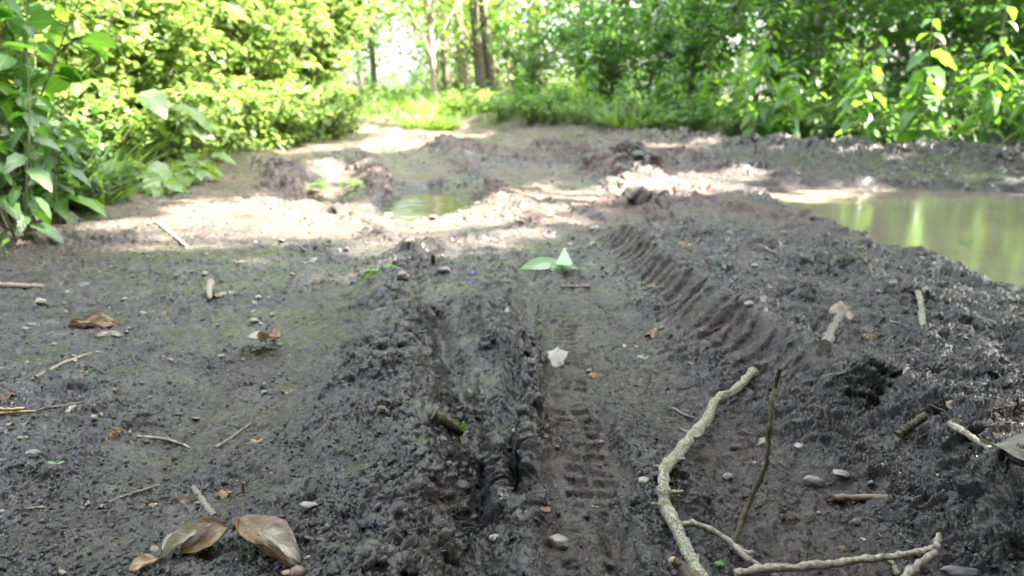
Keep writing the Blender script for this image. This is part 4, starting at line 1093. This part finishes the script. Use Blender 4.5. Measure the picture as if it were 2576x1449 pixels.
mb, c = stick('x', [(2215, 1404), (2245, 1418), (2262, 1445)], [.014, .010, .006], 7, 5, M_LICHEN, 10, .09, .0005, 11)
child(mb, 'spur', M_LICHEN, root)
def twig(P, r0, r1, mat, label, seed=0, h=.003, name='twig', hs=None, n=20):
    mb, c = stick('x', P, hs or [h] * len(P), r0, r1, mat, n, .05, .0004, seed, seg=8)
    return tag(mb.build(name, mat), label, 'twig')
twig([(88, 950), (130, 928), (180, 905), (235, 887), (262, 888)], 4, 3, M_PALETWIG, 'pale straight twig on the dark soil at left', 1, .006)
twig([(-40, 717), (40, 720), (110, 722)], 8, 7, M_PALETWIG, 'thick pale twig entering from the left edge', 2, .010)
twig([(345, 1098), (400, 1103), (450, 1115), (478, 1128)], 5, 3, M_PALETWIG, 'whitish bent twig lying left of centre', 3, .004)
twig([(540, 1128), (580, 1102), (630, 1066)], 5, 3, M_GREYTWIG, 'grey twig slanting up to the right of the whitish bent one', 4, .005)
twig([(487, 1228), (512, 1264), (540, 1300)], 8, 9, M_GREYTWIG, 'short thick grey-brown stick above the curled brown leaves', 5, .006, 'stick')
twig([(250, 1276), (310, 1250), (400, 1220)], 4, 3, M_GREYTWIG, 'dark thin twig left of the short thick stick', 6, .003)
twig([(-30, 1290), (50, 1282), (112, 1276)], 5, 4, M_PALETWIG, 'pale twig at the lower left edge', 7, .004)
twig([(100, 1030), (150, 1022), (205, 1012)], 4, 3, M_GREYTWIG, 'thin brown twig beside the white bark flake', 8, .004)
twig([(-20, 1031), (30, 1030), (62, 1027)], 4, 4, M_STRAW, 'yellow straw lying uppermost at the left edge', 9, .008, 'straw')
twig([(-20, 1040), (40, 1037), (88, 1034)], 4, 4, M_STRAW, 'yellow straw just below the uppermost one at the left edge', 10, .005, 'straw')
twig([(44, 1102), (58, 1102), (74, 1103)], 4, 4, M_STRAW, 'short bit of yellow straw near the left edge', 11, .004, 'straw')
twig([(2095, 1252), (2140, 1252), (2190, 1251), (2236, 1255)], 9, 9, M_BROWNTWIG, 'reddish-brown stick lying level at the lower right', 12, .006, 'stick')
twig([(2390, 1068), (2430, 1090), (2490, 1130)], 8, 7, M_PALETWIG, 'pale peeled stick pointing at the grey leaf on the right edge', 13, .010, 'stick')
twig([(1412, 722), (1450, 721), (1488, 720)], 4, 4, M_PALETWIG, 'segmented pale twig lying across the lane', 14, .005)
twig([(2262, 1095), (2290, 1072), (2332, 1042)], 12, 8, M_MOSSTWIG, 'dark stick poking out of the mud on the right slope', 15, .012, 'stick')
twig([(2300, 712), (2314, 750), (2318, 790), (2322, 832)], 6, 7, M_LICHEN, 'greyish lichen twig lying on top of the right bank', 16, .018)
twig([(2240, 808), (2275, 818), (2310, 832)], 3, 2, M_PALETWIG, 'thin white twig touching the lichen twig on the right bank', 17, .012)
twig([(2075, 868), (2088, 840), (2112, 800), (2130, 775)], 13, 8, M_GREYTWIG, 'broad grey piece of wood half buried in the right bank', 18, .010, 'wood_piece')
twig([(1690, 1026), (1720, 1042), (1745, 1052)], 4, 3, M_GREYTWIG, 'grey twig pointing at the middle of the lichen branch', 19, .004)
twig([(700, 1346), (760, 1352), (826, 1362)], 4, 4, M_BROWNTWIG, 'reddish twig right of the cupped brown leaf', 20, .005)
twig([(2070, 945), (2120, 938), (2170, 905)], 3, 3, M_GREYTWIG, 'thin curved rootlet on the right bank', 21, .006)
twig([(1905, 615), (1960, 640), (2020, 655)], 4, 3, M_GREYTWIG, 'long grey twig high on the right bank', 22, .01)
twig([(395, 560), (430, 588), (470, 620)], 6, 4, M_PALETWIG, 'pale twig in the sun below the left plants', 23, .01)
twig([(540, 750), (560, 742), (592, 738)], 8, 6, M_PALETWIG, 'short pale piece of wood in the left soil', 24, .01, 'wood_piece')
twig([(530, 712), (526, 730), (528, 752)], 9, 5, M_PALETWIG, 'flat pale chip standing up beside the short piece of wood', 25, .012, 'wood_chip')
twig([(1088, 640), (1090, 655), (1087, 668)], 4, 6, M_MOSSTWIG, 'small black stump standing on the left ridge', 26, hs=[.03, .015, .0])
twig([(612, 1215), (614, 1250), (610, 1300)], 4, 3, M_MOSSTWIG, 'thin brown stem standing above the cupped leaf', 27, hs=[.045, .025, .006])
root = empty('budding_stub', G((1130, 1065))[0], 'dark mossy stub with a green bud and a hollow pale end on the left ridge', 'stick')
mb, c = stick('x', [(1092, 1040), (1120, 1062), (1158, 1088)], [.010, .012, .012], 14, 12, M_MOSSTWIG, 16, .10, .0004, 28)
child(mb, 'stub', M_MOSSTWIG, root)
mb = MB(); tube(mb, [c[-1] + [-.002, .001, 0], c[-1] + [-.003, -.004, -.006], c[-1] + [-.003, -.008, -.013]], [.006, .0068, .0066], 12, .05, 2); child(mb, 'hollow_end', M_CUTWOOD, root)
mb = MB(); leaves(mb, leaf_tmpl(.9, 5, .5, .3, .3), [c[-3] + [0, 0, .003], c[-2] + [.003, 0, .003]], [(-.2, 0, 1), (.8, 0, .5)], [(0, -1, .3), (0, -1, .5)], [.014, .012]); child(mb, 'bud', M_GRASS, root)
# random fine twigs
r = np.random.default_rng(33)
for k in range(60):
    a = r.uniform(-.6, .6) + (math.pi if r.random() < .5 else 0); px = (r.uniform(0, 2560), r.uniform(720, 1440)); ln = r.uniform(18, 60)
    e = (px[0] + math.cos(a) * ln, px[1] + math.sin(a) * ln * .8); m_ = ((px[0] + e[0]) / 2 + r.normal() * 4, (px[1] + e[1]) / 2 + r.normal() * 3)
    side = 'left of the ruts' if px[0] < 1000 else ('between the ruts' if px[0] < 1560 else 'right of the tyre lane')
    w = r.uniform(1.0, 2.2)
    mb, c = stick('x', [px, m_, e], [.002, .004, .002], w, w * .6, M_GREYTWIG, 8, .05, .0003, k, seg=5)
    o = mb.build('fine_twig', M_GREYTWIG); tag(o, 'hair-thin grey twig lying on the mud ' + side, 'twig', 'hair-thin twigs ' + side)

# ------------------------------------------------------------------ fallen leaves and small finds
def dry_mat(name, c1, c2, c3):
    m, nt, b = nodes(name); lk = nt.links.new
    co = N(nt, 'ShaderNodeTexCoord').outputs['Object']
    c1, c2, c3 = _dim(c1, .95), _dim(c2, .95), _dim(c3, .95)
    c = ramp(nt, noise(nt, 70, 5, .6, co), [(.3, c1), (.5, c2), (.72, c3)])
    uv = N(nt, 'ShaderNodeUVMap'); sx = N(nt, 'ShaderNodeSeparateXYZ'); lk(uv.outputs[0], sx.inputs[0])
    ab = N(nt, 'ShaderNodeMath', operation='ABSOLUTE'); lk(sx.outputs[0], ab.inputs[0])
    q = N(nt, 'ShaderNodeMath', operation='MULTIPLY_ADD'); q.inputs[1].default_value = -3.2; lk(ab.outputs[0], q.inputs[0])
    q2 = N(nt, 'ShaderNodeMath', operation='MULTIPLY'); q2.inputs[1].default_value = 9.0; lk(sx.outputs[1], q2.inputs[0]); lk(q2.outputs[0], q.inputs[2])
    pp = N(nt, 'ShaderNodeMath', operation='PINGPONG'); pp.inputs[1].default_value = .5; lk(q.outputs[0], pp.inputs[0])
    vn = ramp(nt, pp.outputs[0], [(0, (1, 1, 1)), (.09, (0, 0, 0))])
    mr = ramp(nt, ab.outputs[0], [(0, (1, 1, 1)), (.05, (0, 0, 0))])
    vn = mixc(nt, 1.0, vn, mr, 'LIGHTEN')
    c = mixc(nt, vn, c, tuple(x * .55 for x in c1))
    lk(c, b.inputs['Base Color']); b.inputs['Roughness'].default_value = .45
    bump(nt, b, vn, -.6, .0008)
    tr = nt.nodes.new('ShaderNodeBsdfTranslucent'); lk(c, tr.inputs[0])
    mx = nt.nodes.new('ShaderNodeMixShader'); mx.inputs[0].default_value = .25
    lk(b.outputs[0], mx.inputs[1]); lk(tr.outputs[0], mx.inputs[2]); lk(mx.outputs[0], nt.nodes['Material Output'].inputs[0])
    return m
M_DRY = dry_mat('dry_brown_leaf', (.09, .05, .02), (.17, .105, .05), (.25, .18, .10))
M_DRYPALE = dry_mat('bleached_leaf', (.19, .165, .11), (.27, .24, .17), (.35, .32, .24))
M_TAN = plain('tan_flake', (.32, .23, .14), (.22, .15, .085), 200, .6, .0004, .2)
M_WHITE = _plain('whitish_leaf', (.40, .385, .34), (.26, .25, .21), 180, .55, .0005, .2)
M_ORANGE = plain('orange_gall', (.26, .15, .055), (.12, .065, .025), 350, .4, .001)
M_OCHRE = plain('ochre_flake', (.30, .225, .10), (.17, .11, .045), 300, .5, .0006)
M_PALEGREEN = _plain('pale_leaf_underside', (.32, .44, .30), (.24, .35, .22), 120, .6, .0004, .25)
M_MINT = _plain('fresh_leaf', (.13, .26, .07), (.19, .34, .11), 120, .5, .0004, .3)
M_SEED = _plain('seedling_green', (.10, .22, .04), (.14, .28, .05), 200, .45, .0003, .35)
M_GREYLEAF = dry_mat('grey_dead_leaf', (.09, .085, .06), (.14, .13, .10), (.20, .19, .15))
def curled(A, B, width, lift, fold, mat, name, seed, side=1.0, tip=.0, nu=12, nv=22, crumple=.04, parent=None, peak=.45, thick=None):
    """leaf lying from A to B (3-D): its edges lift and curl over"""
    A = np.asarray(A, float); B = np.asarray(B, float); ax = B - A; Ln = np.linalg.norm(ax); ax /= Ln
    up = np.array([0, 0, 1.0]); up -= ax * (up @ ax); up /= np.linalg.norm(up); sd = np.cross(ax, up)
    u = np.linspace(-1, 1, nu + 1)[None, :]; v = np.linspace(0, 1, nv + 1)[:, None]
    a = math.log(.5) / math.log(peak)
    w = width / 2 * np.sin(np.pi * np.clip(v, 0.003, .997) ** a) ** .75
    s = u * w                                   # arc length from midrib
    th = np.where(u * side > 0, fold[0], fold[1]) * np.abs(u) ** 1.2   # angle at this place
    th = th * (1 + .25 * np.sin(v * 5 + seed))
    X = np.where(th == 0, s, np.sin(th) / np.maximum(th, 1e-4) * s)
    Z = np.abs(s) * (1 - np.cos(th)) / np.maximum(th, 1e-4)
    Z = Z + lift * np.sin(np.pi * v) * Ln + tip * Ln * v ** 3
    Q = (perlin(u * 1.8 + v * 0 + seed, v * 3.2 + u * 0, seed) + .5 * perlin(u * 4 + v * 0 + seed, v * 8 + u * 0, seed + 2)) * crumple * Ln
    P = A + ax * (v[..., None] * Ln) + sd * X[..., None] + up * (Z + Q)[..., None]
    n1 = nu + 1; i = np.arange(nv)[:, None] * n1; j = np.arange(nu)[None]
    F = np.stack([i + j, i + j + 1, i + n1 + j + 1, i + n1 + j], -1).reshape(-1, 4)
    uv = np.stack([np.broadcast_to(u, Q.shape), np.broadcast_to(v, Q.shape)], -1).reshape(-1, 2)
    mb = MB(); mb.add(P.reshape(-1, 3), F, uv)
    return mb
def gp(px, h=0.0): return pts3([px], [h])[0]
root = empty('dead_leaf', gp((680, 1375)), 'large cupped brown leaf with a pale folded side, right of the rolled one', 'dead leaf')
child(curled(gp((602, 1308), .030), gp((748, 1432), .004), .050, .02, (1.5, .7), M_DRY, 'x', 3, 1.0, crumple=.05), 'blade', M_DRY, root)
child(curled(gp((655, 1338), .030), gp((756, 1415), .014), .030, .10, (.9, 1.6), M_DRYPALE, 'x', 5, crumple=.06), 'folded_side', M_DRYPALE, root)
mb = MB(); tube(mb, smoothline([gp((602, 1308), .030), gp((590, 1320), .024), gp((578, 1328), .022)], 6), [.0009] * 6, 6); child(mb, 'leaf_stalk', M_MOSSTWIG, root)
root = empty('dead_leaf', gp((490, 1365)), 'large rolled greyish-brown leaf, left one of the pair at the bottom', 'dead leaf')
child(curled(gp((575, 1328), .022), gp((452, 1392), .004), .050, .03, (1.0, .5), M_DRY, 'x', 8, 1.0, crumple=.05), 'blade', M_DRY, root)
child(curled(gp((532, 1318), .030), gp((398, 1408), .003), .026, .06, (1.6, 1.2), M_DRYPALE, 'x', 9, crumple=.06), 'folded_side', M_DRYPALE, root)
child(curled(gp((452, 1338), .020), gp((408, 1385), .006), .014, .05, (1.2, 1.2), M_WHITE, 'x', 12, crumple=.08), 'torn_edge', M_WHITE, root)
tag(curled(gp((325, 1435), .004), gp((398, 1405), .008), .022, .05, (.8, .6), M_TAN, 'x', 10, crumple=.1).build('leaf_scrap', M_TAN), 'ragged tan scrap of leaf at the tip of the rolled leaf', 'leaf scrap')
tag(curled(gp((172, 818), .008), gp((305, 822), .006), .055, .05, (.9, 1.1), M_DRY, 'x', 14, crumple=.10).build('dead_leaf', M_DRY), 'crinkled brown leaf standing up in the soil at the left', 'dead leaf')
tag(curled(gp((236, 848), .004), gp((312, 846), .004), .035, .05, (.7, .6), M_DRYPALE, 'x', 15, crumple=.08).build('dead_leaf', M_DRYPALE), 'narrow pale leaf lying just below the crinkled brown one', 'dead leaf')
root = empty('curled_leaf', gp((650, 870)), 'pale green-white curled leaf with a brown back, left of the ruts', 'dead leaf')
child(curled(gp((607, 872), .006), gp((668, 858), .018), .060, .12, (1.0, .8), M_WHITE, 'x', 17, crumple=.10), 'pale_blade', M_WHITE, root)
child(curled(gp((660, 858), .010), gp((703, 850), .026), .055, .08, (1.1, .9), M_DRY, 'x', 18, crumple=.10), 'brown_back', M_DRY, root)
def flake(px, w, h, mat, label, seed, name='leaf_scrap', lift=.004, n=11, cat='leaf scrap', crump=.10, ang=0, group=None):
    """torn irregular scrap with some crumple and thickness"""
    r = np.random.default_rng(seed); p = gp(px, lift); s = px_size(p[1], w) / 2
    a = np.linspace(0, 2 * np.pi, n, endpoint=False); rad = r.uniform(.55, 1.15, n)
    V = [(0, 0)]; F = []
    for ring in (.5, 1.0):
        for k in range(n): V.append((math.cos(a[k]) * rad[k] * ring, math.sin(a[k]) * rad[k] * ring * h))
    V = np.array(V) * s; c, q = math.cos(ang), math.sin(ang)
    Z = crump * s * 2 * r.normal(size=len(V)) + abs(V[:, 0]) * .25
    V = np.c_[V[:, 0] * c - V[:, 1] * q, V[:, 0] * q + V[:, 1] * c, Z]
    V[:, 2] += V[:, 1] * .45
    T = [(0, 1 + k, 1 + (k + 1) % n) for k in range(n)]; Q = [(1 + k, 1 + n + k, 1 + n + (k + 1) % n, 1 + (k + 1) % n) for k in range(n)]
    low = V - [0, 0, .0006]; m = len(V)
    mb = MB(); VV = np.vstack([V, low]); mb.add(VV, np.array(Q)); mb.f.append(np.array(T)); mb.f.append(np.array(T)[:, ::-1] + m); mb.f.append(np.array(Q)[:, ::-1] + m)
    mb.f.append(np.array([(1 + n + k, m + 1 + n + k, m + 1 + n + (k + 1) % n, 1 + n + (k + 1) % n) for k in range(n)]))
    o = mb.build(name, mat); o.location = p
    return tag(o, label, cat, group)
flake((1394, 903), 70, .95, M_WHITE, 'white torn piece of leaf on the ridge beside the lane', 1, lift=.010, n=15, crump=.06)
flake((2118, 790), 62, 1.3, M_TANSTONE, 'large brownish bark flake leaning on the grey wood in the right bank', 2, 'bark_flake', .012, cat='bark flake')
flake((180, 1030), 40, .35, M_WHITE, 'narrow white bark flake near the left edge', 3, 'bark_flake', cat='bark flake', ang=.9)
flake((645, 1111), 36, .55, M_OCHRE, 'ochre-yellow oval flake left of the ruts', 4, crump=.05)
flake((402, 792), 34, .6, M_OCHRE, 'orange-tan scrap on the dark soil at the left', 5)
flake((600, 660), 34, .6, M_TAN, 'tan leaf scrap at the edge of the sunlight on the left', 6)
flake((775, 660), 48, .5, M_WHITE, 'pale scrap left of the small green leaf', 7, ang=.3)
flake((565, 1245), 42, .5, M_TAN, 'light tan scrap right of the short thick stick', 8)
flake((470, 1258), 66, .35, M_DRYPALE, 'long greyish scrap left of the short thick stick', 9, ang=-.2)
flake((480, 1266), 60, .25, M_TAN, 'narrow buff scrap just below the long greyish one', 10)
flake((385, 1270), 30, .6, M_TAN, 'small buff scrap left of the greyish scraps', 11)
flake((1618, 900), 40, .35, M_WHITE, 'small whitish seed husk in the wide lane', 12, 'seed_husk', cat='husk')
flake((1640, 845), 36, .7, M_TAN, 'curled tan scrap at the foot of the ribbed edge', 13, crump=.2)
flake((1612, 968), 44, .6, M_DRYPALE, 'crumbled beige scrap in the wide lane', 14, crump=.15)
flake((1490, 945), 26, .7, M_ORANGE, 'small rusty-orange scrap right of the white torn piece', 15)
flake((1720, 620), 44, .8, M_OCHRE, 'pale yellow scrap on the ridge of the right bank', 16, crump=.2)
flake((2395, 1018), 40, .8, M_TANSTONE, 'pinkish-brown oval flake on the right slope', 17, crump=.05)
flake((2505, 1010), 66, .35, M_OCHRE, 'golden-tan leaf scrap near the right edge', 18)
flake((2400, 745), 42, .4, M_TAN, 'orange-tan chip near the puddle on the right', 19)
flake((1215, 985), 20, .8, M_ORANGE, 'rusty scrap in the left rut', 20)
flake((1740, 915), 16, .7, M_ORANGE, 'tiny rust-red scrap in the wide lane near the lichen branch', 21)
flake((1778, 937), 16, .7, M_ORANGE, 'tiny orange scrap nearest the top of the lichen branch', 22)
flake((15, 1000), 60, .6, M_BRICK, 'reddish-brown leaf scrap at the left edge', 23)
flake((1300, 632), 30, .6, M_TAN, 'light brown scrap left of the folded green leaf', 24)
flake((1640, 720), 26, .6, M_TAN, 'orange scrap below the right ridge', 25)
flake((722, 988), 34, .5, M_TAN, 'pink and buff scrap on the smooth mud left of the ruts', 26)
flake((1900, 1462), 30, .5, M_TAN, 'buff scrap at the bottom beside the lichen branch', 27)
M_BLUE = plain('blue_plastic', (.05, .16, .45), (.03, .10, .30), 200, .4, .0003)
flake((1190, 686), 13, 1.2, M_BLUE, 'upper of two tiny blue plastic bits in the left rut', 29, 'plastic_bit', cat='plastic bit')
flake((1183, 712), 12, .8, M_BLUE, 'lower of two tiny blue plastic bits in the left rut', 30, 'plastic_bit', cat='plastic bit')
# catkins and galls: clusters of small scales
def cluster(px, w, h, mat, label, seed, name='catkin', cat='catkin', n=26):
    r = np.random.default_rng(seed); p = gp(px, .005); s = px_size(p[1], w) / 2; mb = MB()
    q = r.normal(size=(n, 3)); q /= np.linalg.norm(q, axis=1)[:, None]; q = q * [1, h, h * .8] * s * r.uniform(.5, 1, n)[:, None]
    Rm = rotm(r, n)
    for k in range(n): mb.add((IV * [1, .8, .35] * s * .38) @ Rm[k].T + q[k], IF)
    o = mb.build(name, mat, smooth=False); o.location = p; return tag(o, label, cat)
cluster((287, 1092), 36, .9, M_ORANGE, 'crumpled orange-brown catkin in the left mud', 1)
cluster((2183, 850), 38, .5, M_OCHRE, 'golden catkin on top of the right bank', 2)
cluster((2322, 870), 26, .6, M_ORANGE, 'brownish catkin right of the golden one', 3)
cluster((352, 1108), 14, .8, M_OCHRE, 'tiny yellow catkin crumb right of the orange-brown one', 4, n=12)
cluster((963, 1030), 30, .7, M_STONE, 'mud-grey seed head on the left ridge', 5, 'burr', 'burr')
cluster((1810, 1418), 24, .6, M_MINT, 'tuft of bright moss beside the upright twig', 6, 'moss_tuft', 'moss', 30)
cluster((797, 710), 22, .6, M_OCHRE, 'mustard-yellow catkin left of the small green leaf', 7)
cluster((2118, 1378), 18, 1.2, M_OCHRE, 'small yellow-white husk above the forked branch', 8, 'seed_husk', 'husk', 10)
root = empty('beech_nut', gp((748, 1440)), 'round reddish-brown nut at the tip of the cupped leaf', 'nut')
mb = MB(); mb.add(SV * px_size(.64, 18) * [1, 1, .85] + gp((748, 1441), .012), SF); child(mb, 'shell', M_BROWNTWIG, root)
mb = MB(); mb.add(SV * px_size(.64, 9) * [1.4, 1, .6] + gp((722, 1441), .008), SF); child(mb, 'husk', M_TAN, root)
# the green folded leaf and other green bits
root = empty('green_sprig', gp((1400, 680)), 'fresh sprig of pale green leaves, one folded upright, lying in the lane', 'leaf sprig')
def lf(px0, px1, w, tm, mat, h0, h1, upv=(0, -.5, 1)):
    a, b = gp(px0, h0), gp(px1, h1); mb = MB(); leaves(mb, tm, [a], [(b - a)], [upv], [np.linalg.norm(b - a)]); return mb
child(lf((1405, 655), (1308, 673), 1, leaf_tmpl(.42, 8, .5, .25, .05, .06), M_MINT, .022, .010), 'leaf', M_MINT, root)
child(lf((1400, 664), (1333, 684), 1, leaf_tmpl(.32, 8, .5, .2, -.1), M_PALEGREEN, .014, .006), 'leaf', M_PALEGREEN, root)
child(lf((1422, 662), (1420, 688), 1, leaf_tmpl(1.0, 8, .6, .1, .1), M_MINT, .012, .002, (0, -1, .8)), 'leaf', M_MINT, root)
V0, V1, V2, V3 = gp((1420, 622), .038), gp((1397, 664), .024), gp((1442, 664), .026), gp((1428, 668), .030)
mb = MB(); mb.add([V0, V1, V3, V2, (V0 + V3) / 2 + [0, -.004, 0]], [(0, 1, 4), (1, 2, 4), (2, 3, 4), (3, 0, 4)]); child(mb, 'folded_leaf', M_PALEGREEN, root)
root = empty('small_green_leaf', gp((968, 672)), 'small dark green two-lobed leaf on the mud left of the ridge', 'leaf')
child(lf((955, 684), (1000, 662), 1, leaf_tmpl(.5, 6, .5, .3, .1), M_SEED, .004, .012), 'leaf', M_SEED, root)
child(lf((957, 684), (935, 664), 1, leaf_tmpl(.4, 6, .5, .2, .1), M_NETTLE, .004, .012), 'leaf', M_NETTLE, root)
def sprout(px, w, label, seed, nleaf=2, mat=None, name='seedling', cat='seedling', hgt=.6):
    r = np.random.default_rng(seed); p = gp(px, 0); s = px_size(p[1], w)
    root = empty(name, p, label, cat); q = np.array([0, 0, s * hgt])
    mb = MB(); tube(mb, smoothline([(0, 0, -.002), q * .5 + [s * .04, 0, 0], q], 5), s * .035, 5); mb.build('stem', M_SEED, root)
    a0 = r.uniform(-.5, .5)
    for k in range(nleaf):
        a = a0 + 2 * np.pi * k / nleaf; mb = MB()
        leaves(mb, leaf_tmpl(.45, 4, .55, .15, .1), [q], [(math.cos(a), math.sin(a), .35 + r.normal() * .2)], [(0, -.3, 1)], [s * .52]); mb.build('leaf', mat or M_SEED, root)
    return root
S_ = [((145, 1190), 42, 'two-leaved green seedling lying flat at the left', 2), ((1266, 1266), 30, 'three-leaved seedling on the ridge between the ruts', 3), ((1497, 1285), 20, 'tiny seedling at the right edge of the tyre lane', 2),
      ((2455, 1042), 24, 'small pale seedling on the right slope', 2), ((2395, 750), 22, 'seedling on the right bank near the tan chip', 3), ((2505, 770), 26, 'seedling right of the tan chip by the puddle', 3),
      ((2555, 765), 22, 'seedling at the right edge beside the dark hollow', 2), ((2160, 640), 30, 'bright seedling on the bank left of the puddle point', 3), ((2240, 650), 26, 'seedling just right of the bright one above the bank', 3),
      ((2330, 695), 26, 'seedling at the rim of the large puddle', 3), ((2245, 490), 24, 'seedling on the far rim of the puddle', 3), ((15, 660), 70, 'young green plant at the left edge of the soil', 3), ((5, 1360), 24, 'green leaf tip at the bottom left edge', 2),
      ((1090, 630), 20, 'pale green shoot on the shade edge of the left ridge', 1), ((1213, 405), 24, 'small green shoot far up the track', 2), ((2425, 640), 46, 'yellow-green sprout growing out of the large puddle', 4), ((1430, 600), 22, 'green shoot on the edge of the sunlit patch', 2)]
for k, (px, w, lab, nl) in enumerate(S_): sprout(px, w, lab, k, nl)
root = empty('sunlit_herb', gp((850, 500)), 'bright yellow-green clump of small round leaves beside the little puddle', 'herb')
r = np.random.default_rng(5); c0 = gp((850, 505))
for k in range(34):
    a = r.uniform(0, 6.28); q = r.random() ** .5; p = c0 + [math.cos(a) * q * .11, math.sin(a) * q * .06, .05 + .06 * (1 - q) + .02 * r.random()]
    mb = MB(); leaves(mb, leaf_tmpl(.85, 4, .5, .15, .2), [p], [(math.cos(a), math.sin(a), .3)], [(0, -.4, 1)], [r.uniform(.035, .06)]); child(mb, 'leaf', M_HAZEL, root)
# big grey leaf on the right edge
tag(curled(gp((2492, 1120), .02), gp((2640, 1180), .015), .075, .10, (.5, .9), M_GREYLEAF, 'x', 31, crumple=.03).build('dead_leaf', M_GREYLEAF), 'grey-green ribbed dead leaf cut off by the right edge', 'dead leaf')
# scattered alike scraps
r = np.random.default_rng(47)
for k in range(70):
    px = (r.uniform(0, 2560), 440 + 960 * r.random()); m_ = [M_TAN, M_WHITE, M_OCHRE, M_TANSTONE][int(r.integers(4))]
    q = flat([px])[0]
    if inside(np.array([q[0]]), np.array([q[1]]), PUD)[0] > -.05: continue
    side = 'left of the ruts' if px[0] < 1000 else ('between the ruts' if px[0] < 1560 else 'right of the tyre lane')
    flake(px, r.uniform(8, 20), r.uniform(.4, .9), m_, 'tiny dry leaf crumb on the mud ' + side, 500 + k, 'leaf_crumb', .002, 7, 'leaf crumb', .1, r.uniform(0, 3), 'tiny dry leaf crumbs ' + side)
print('objects', len(bpy.data.objects))
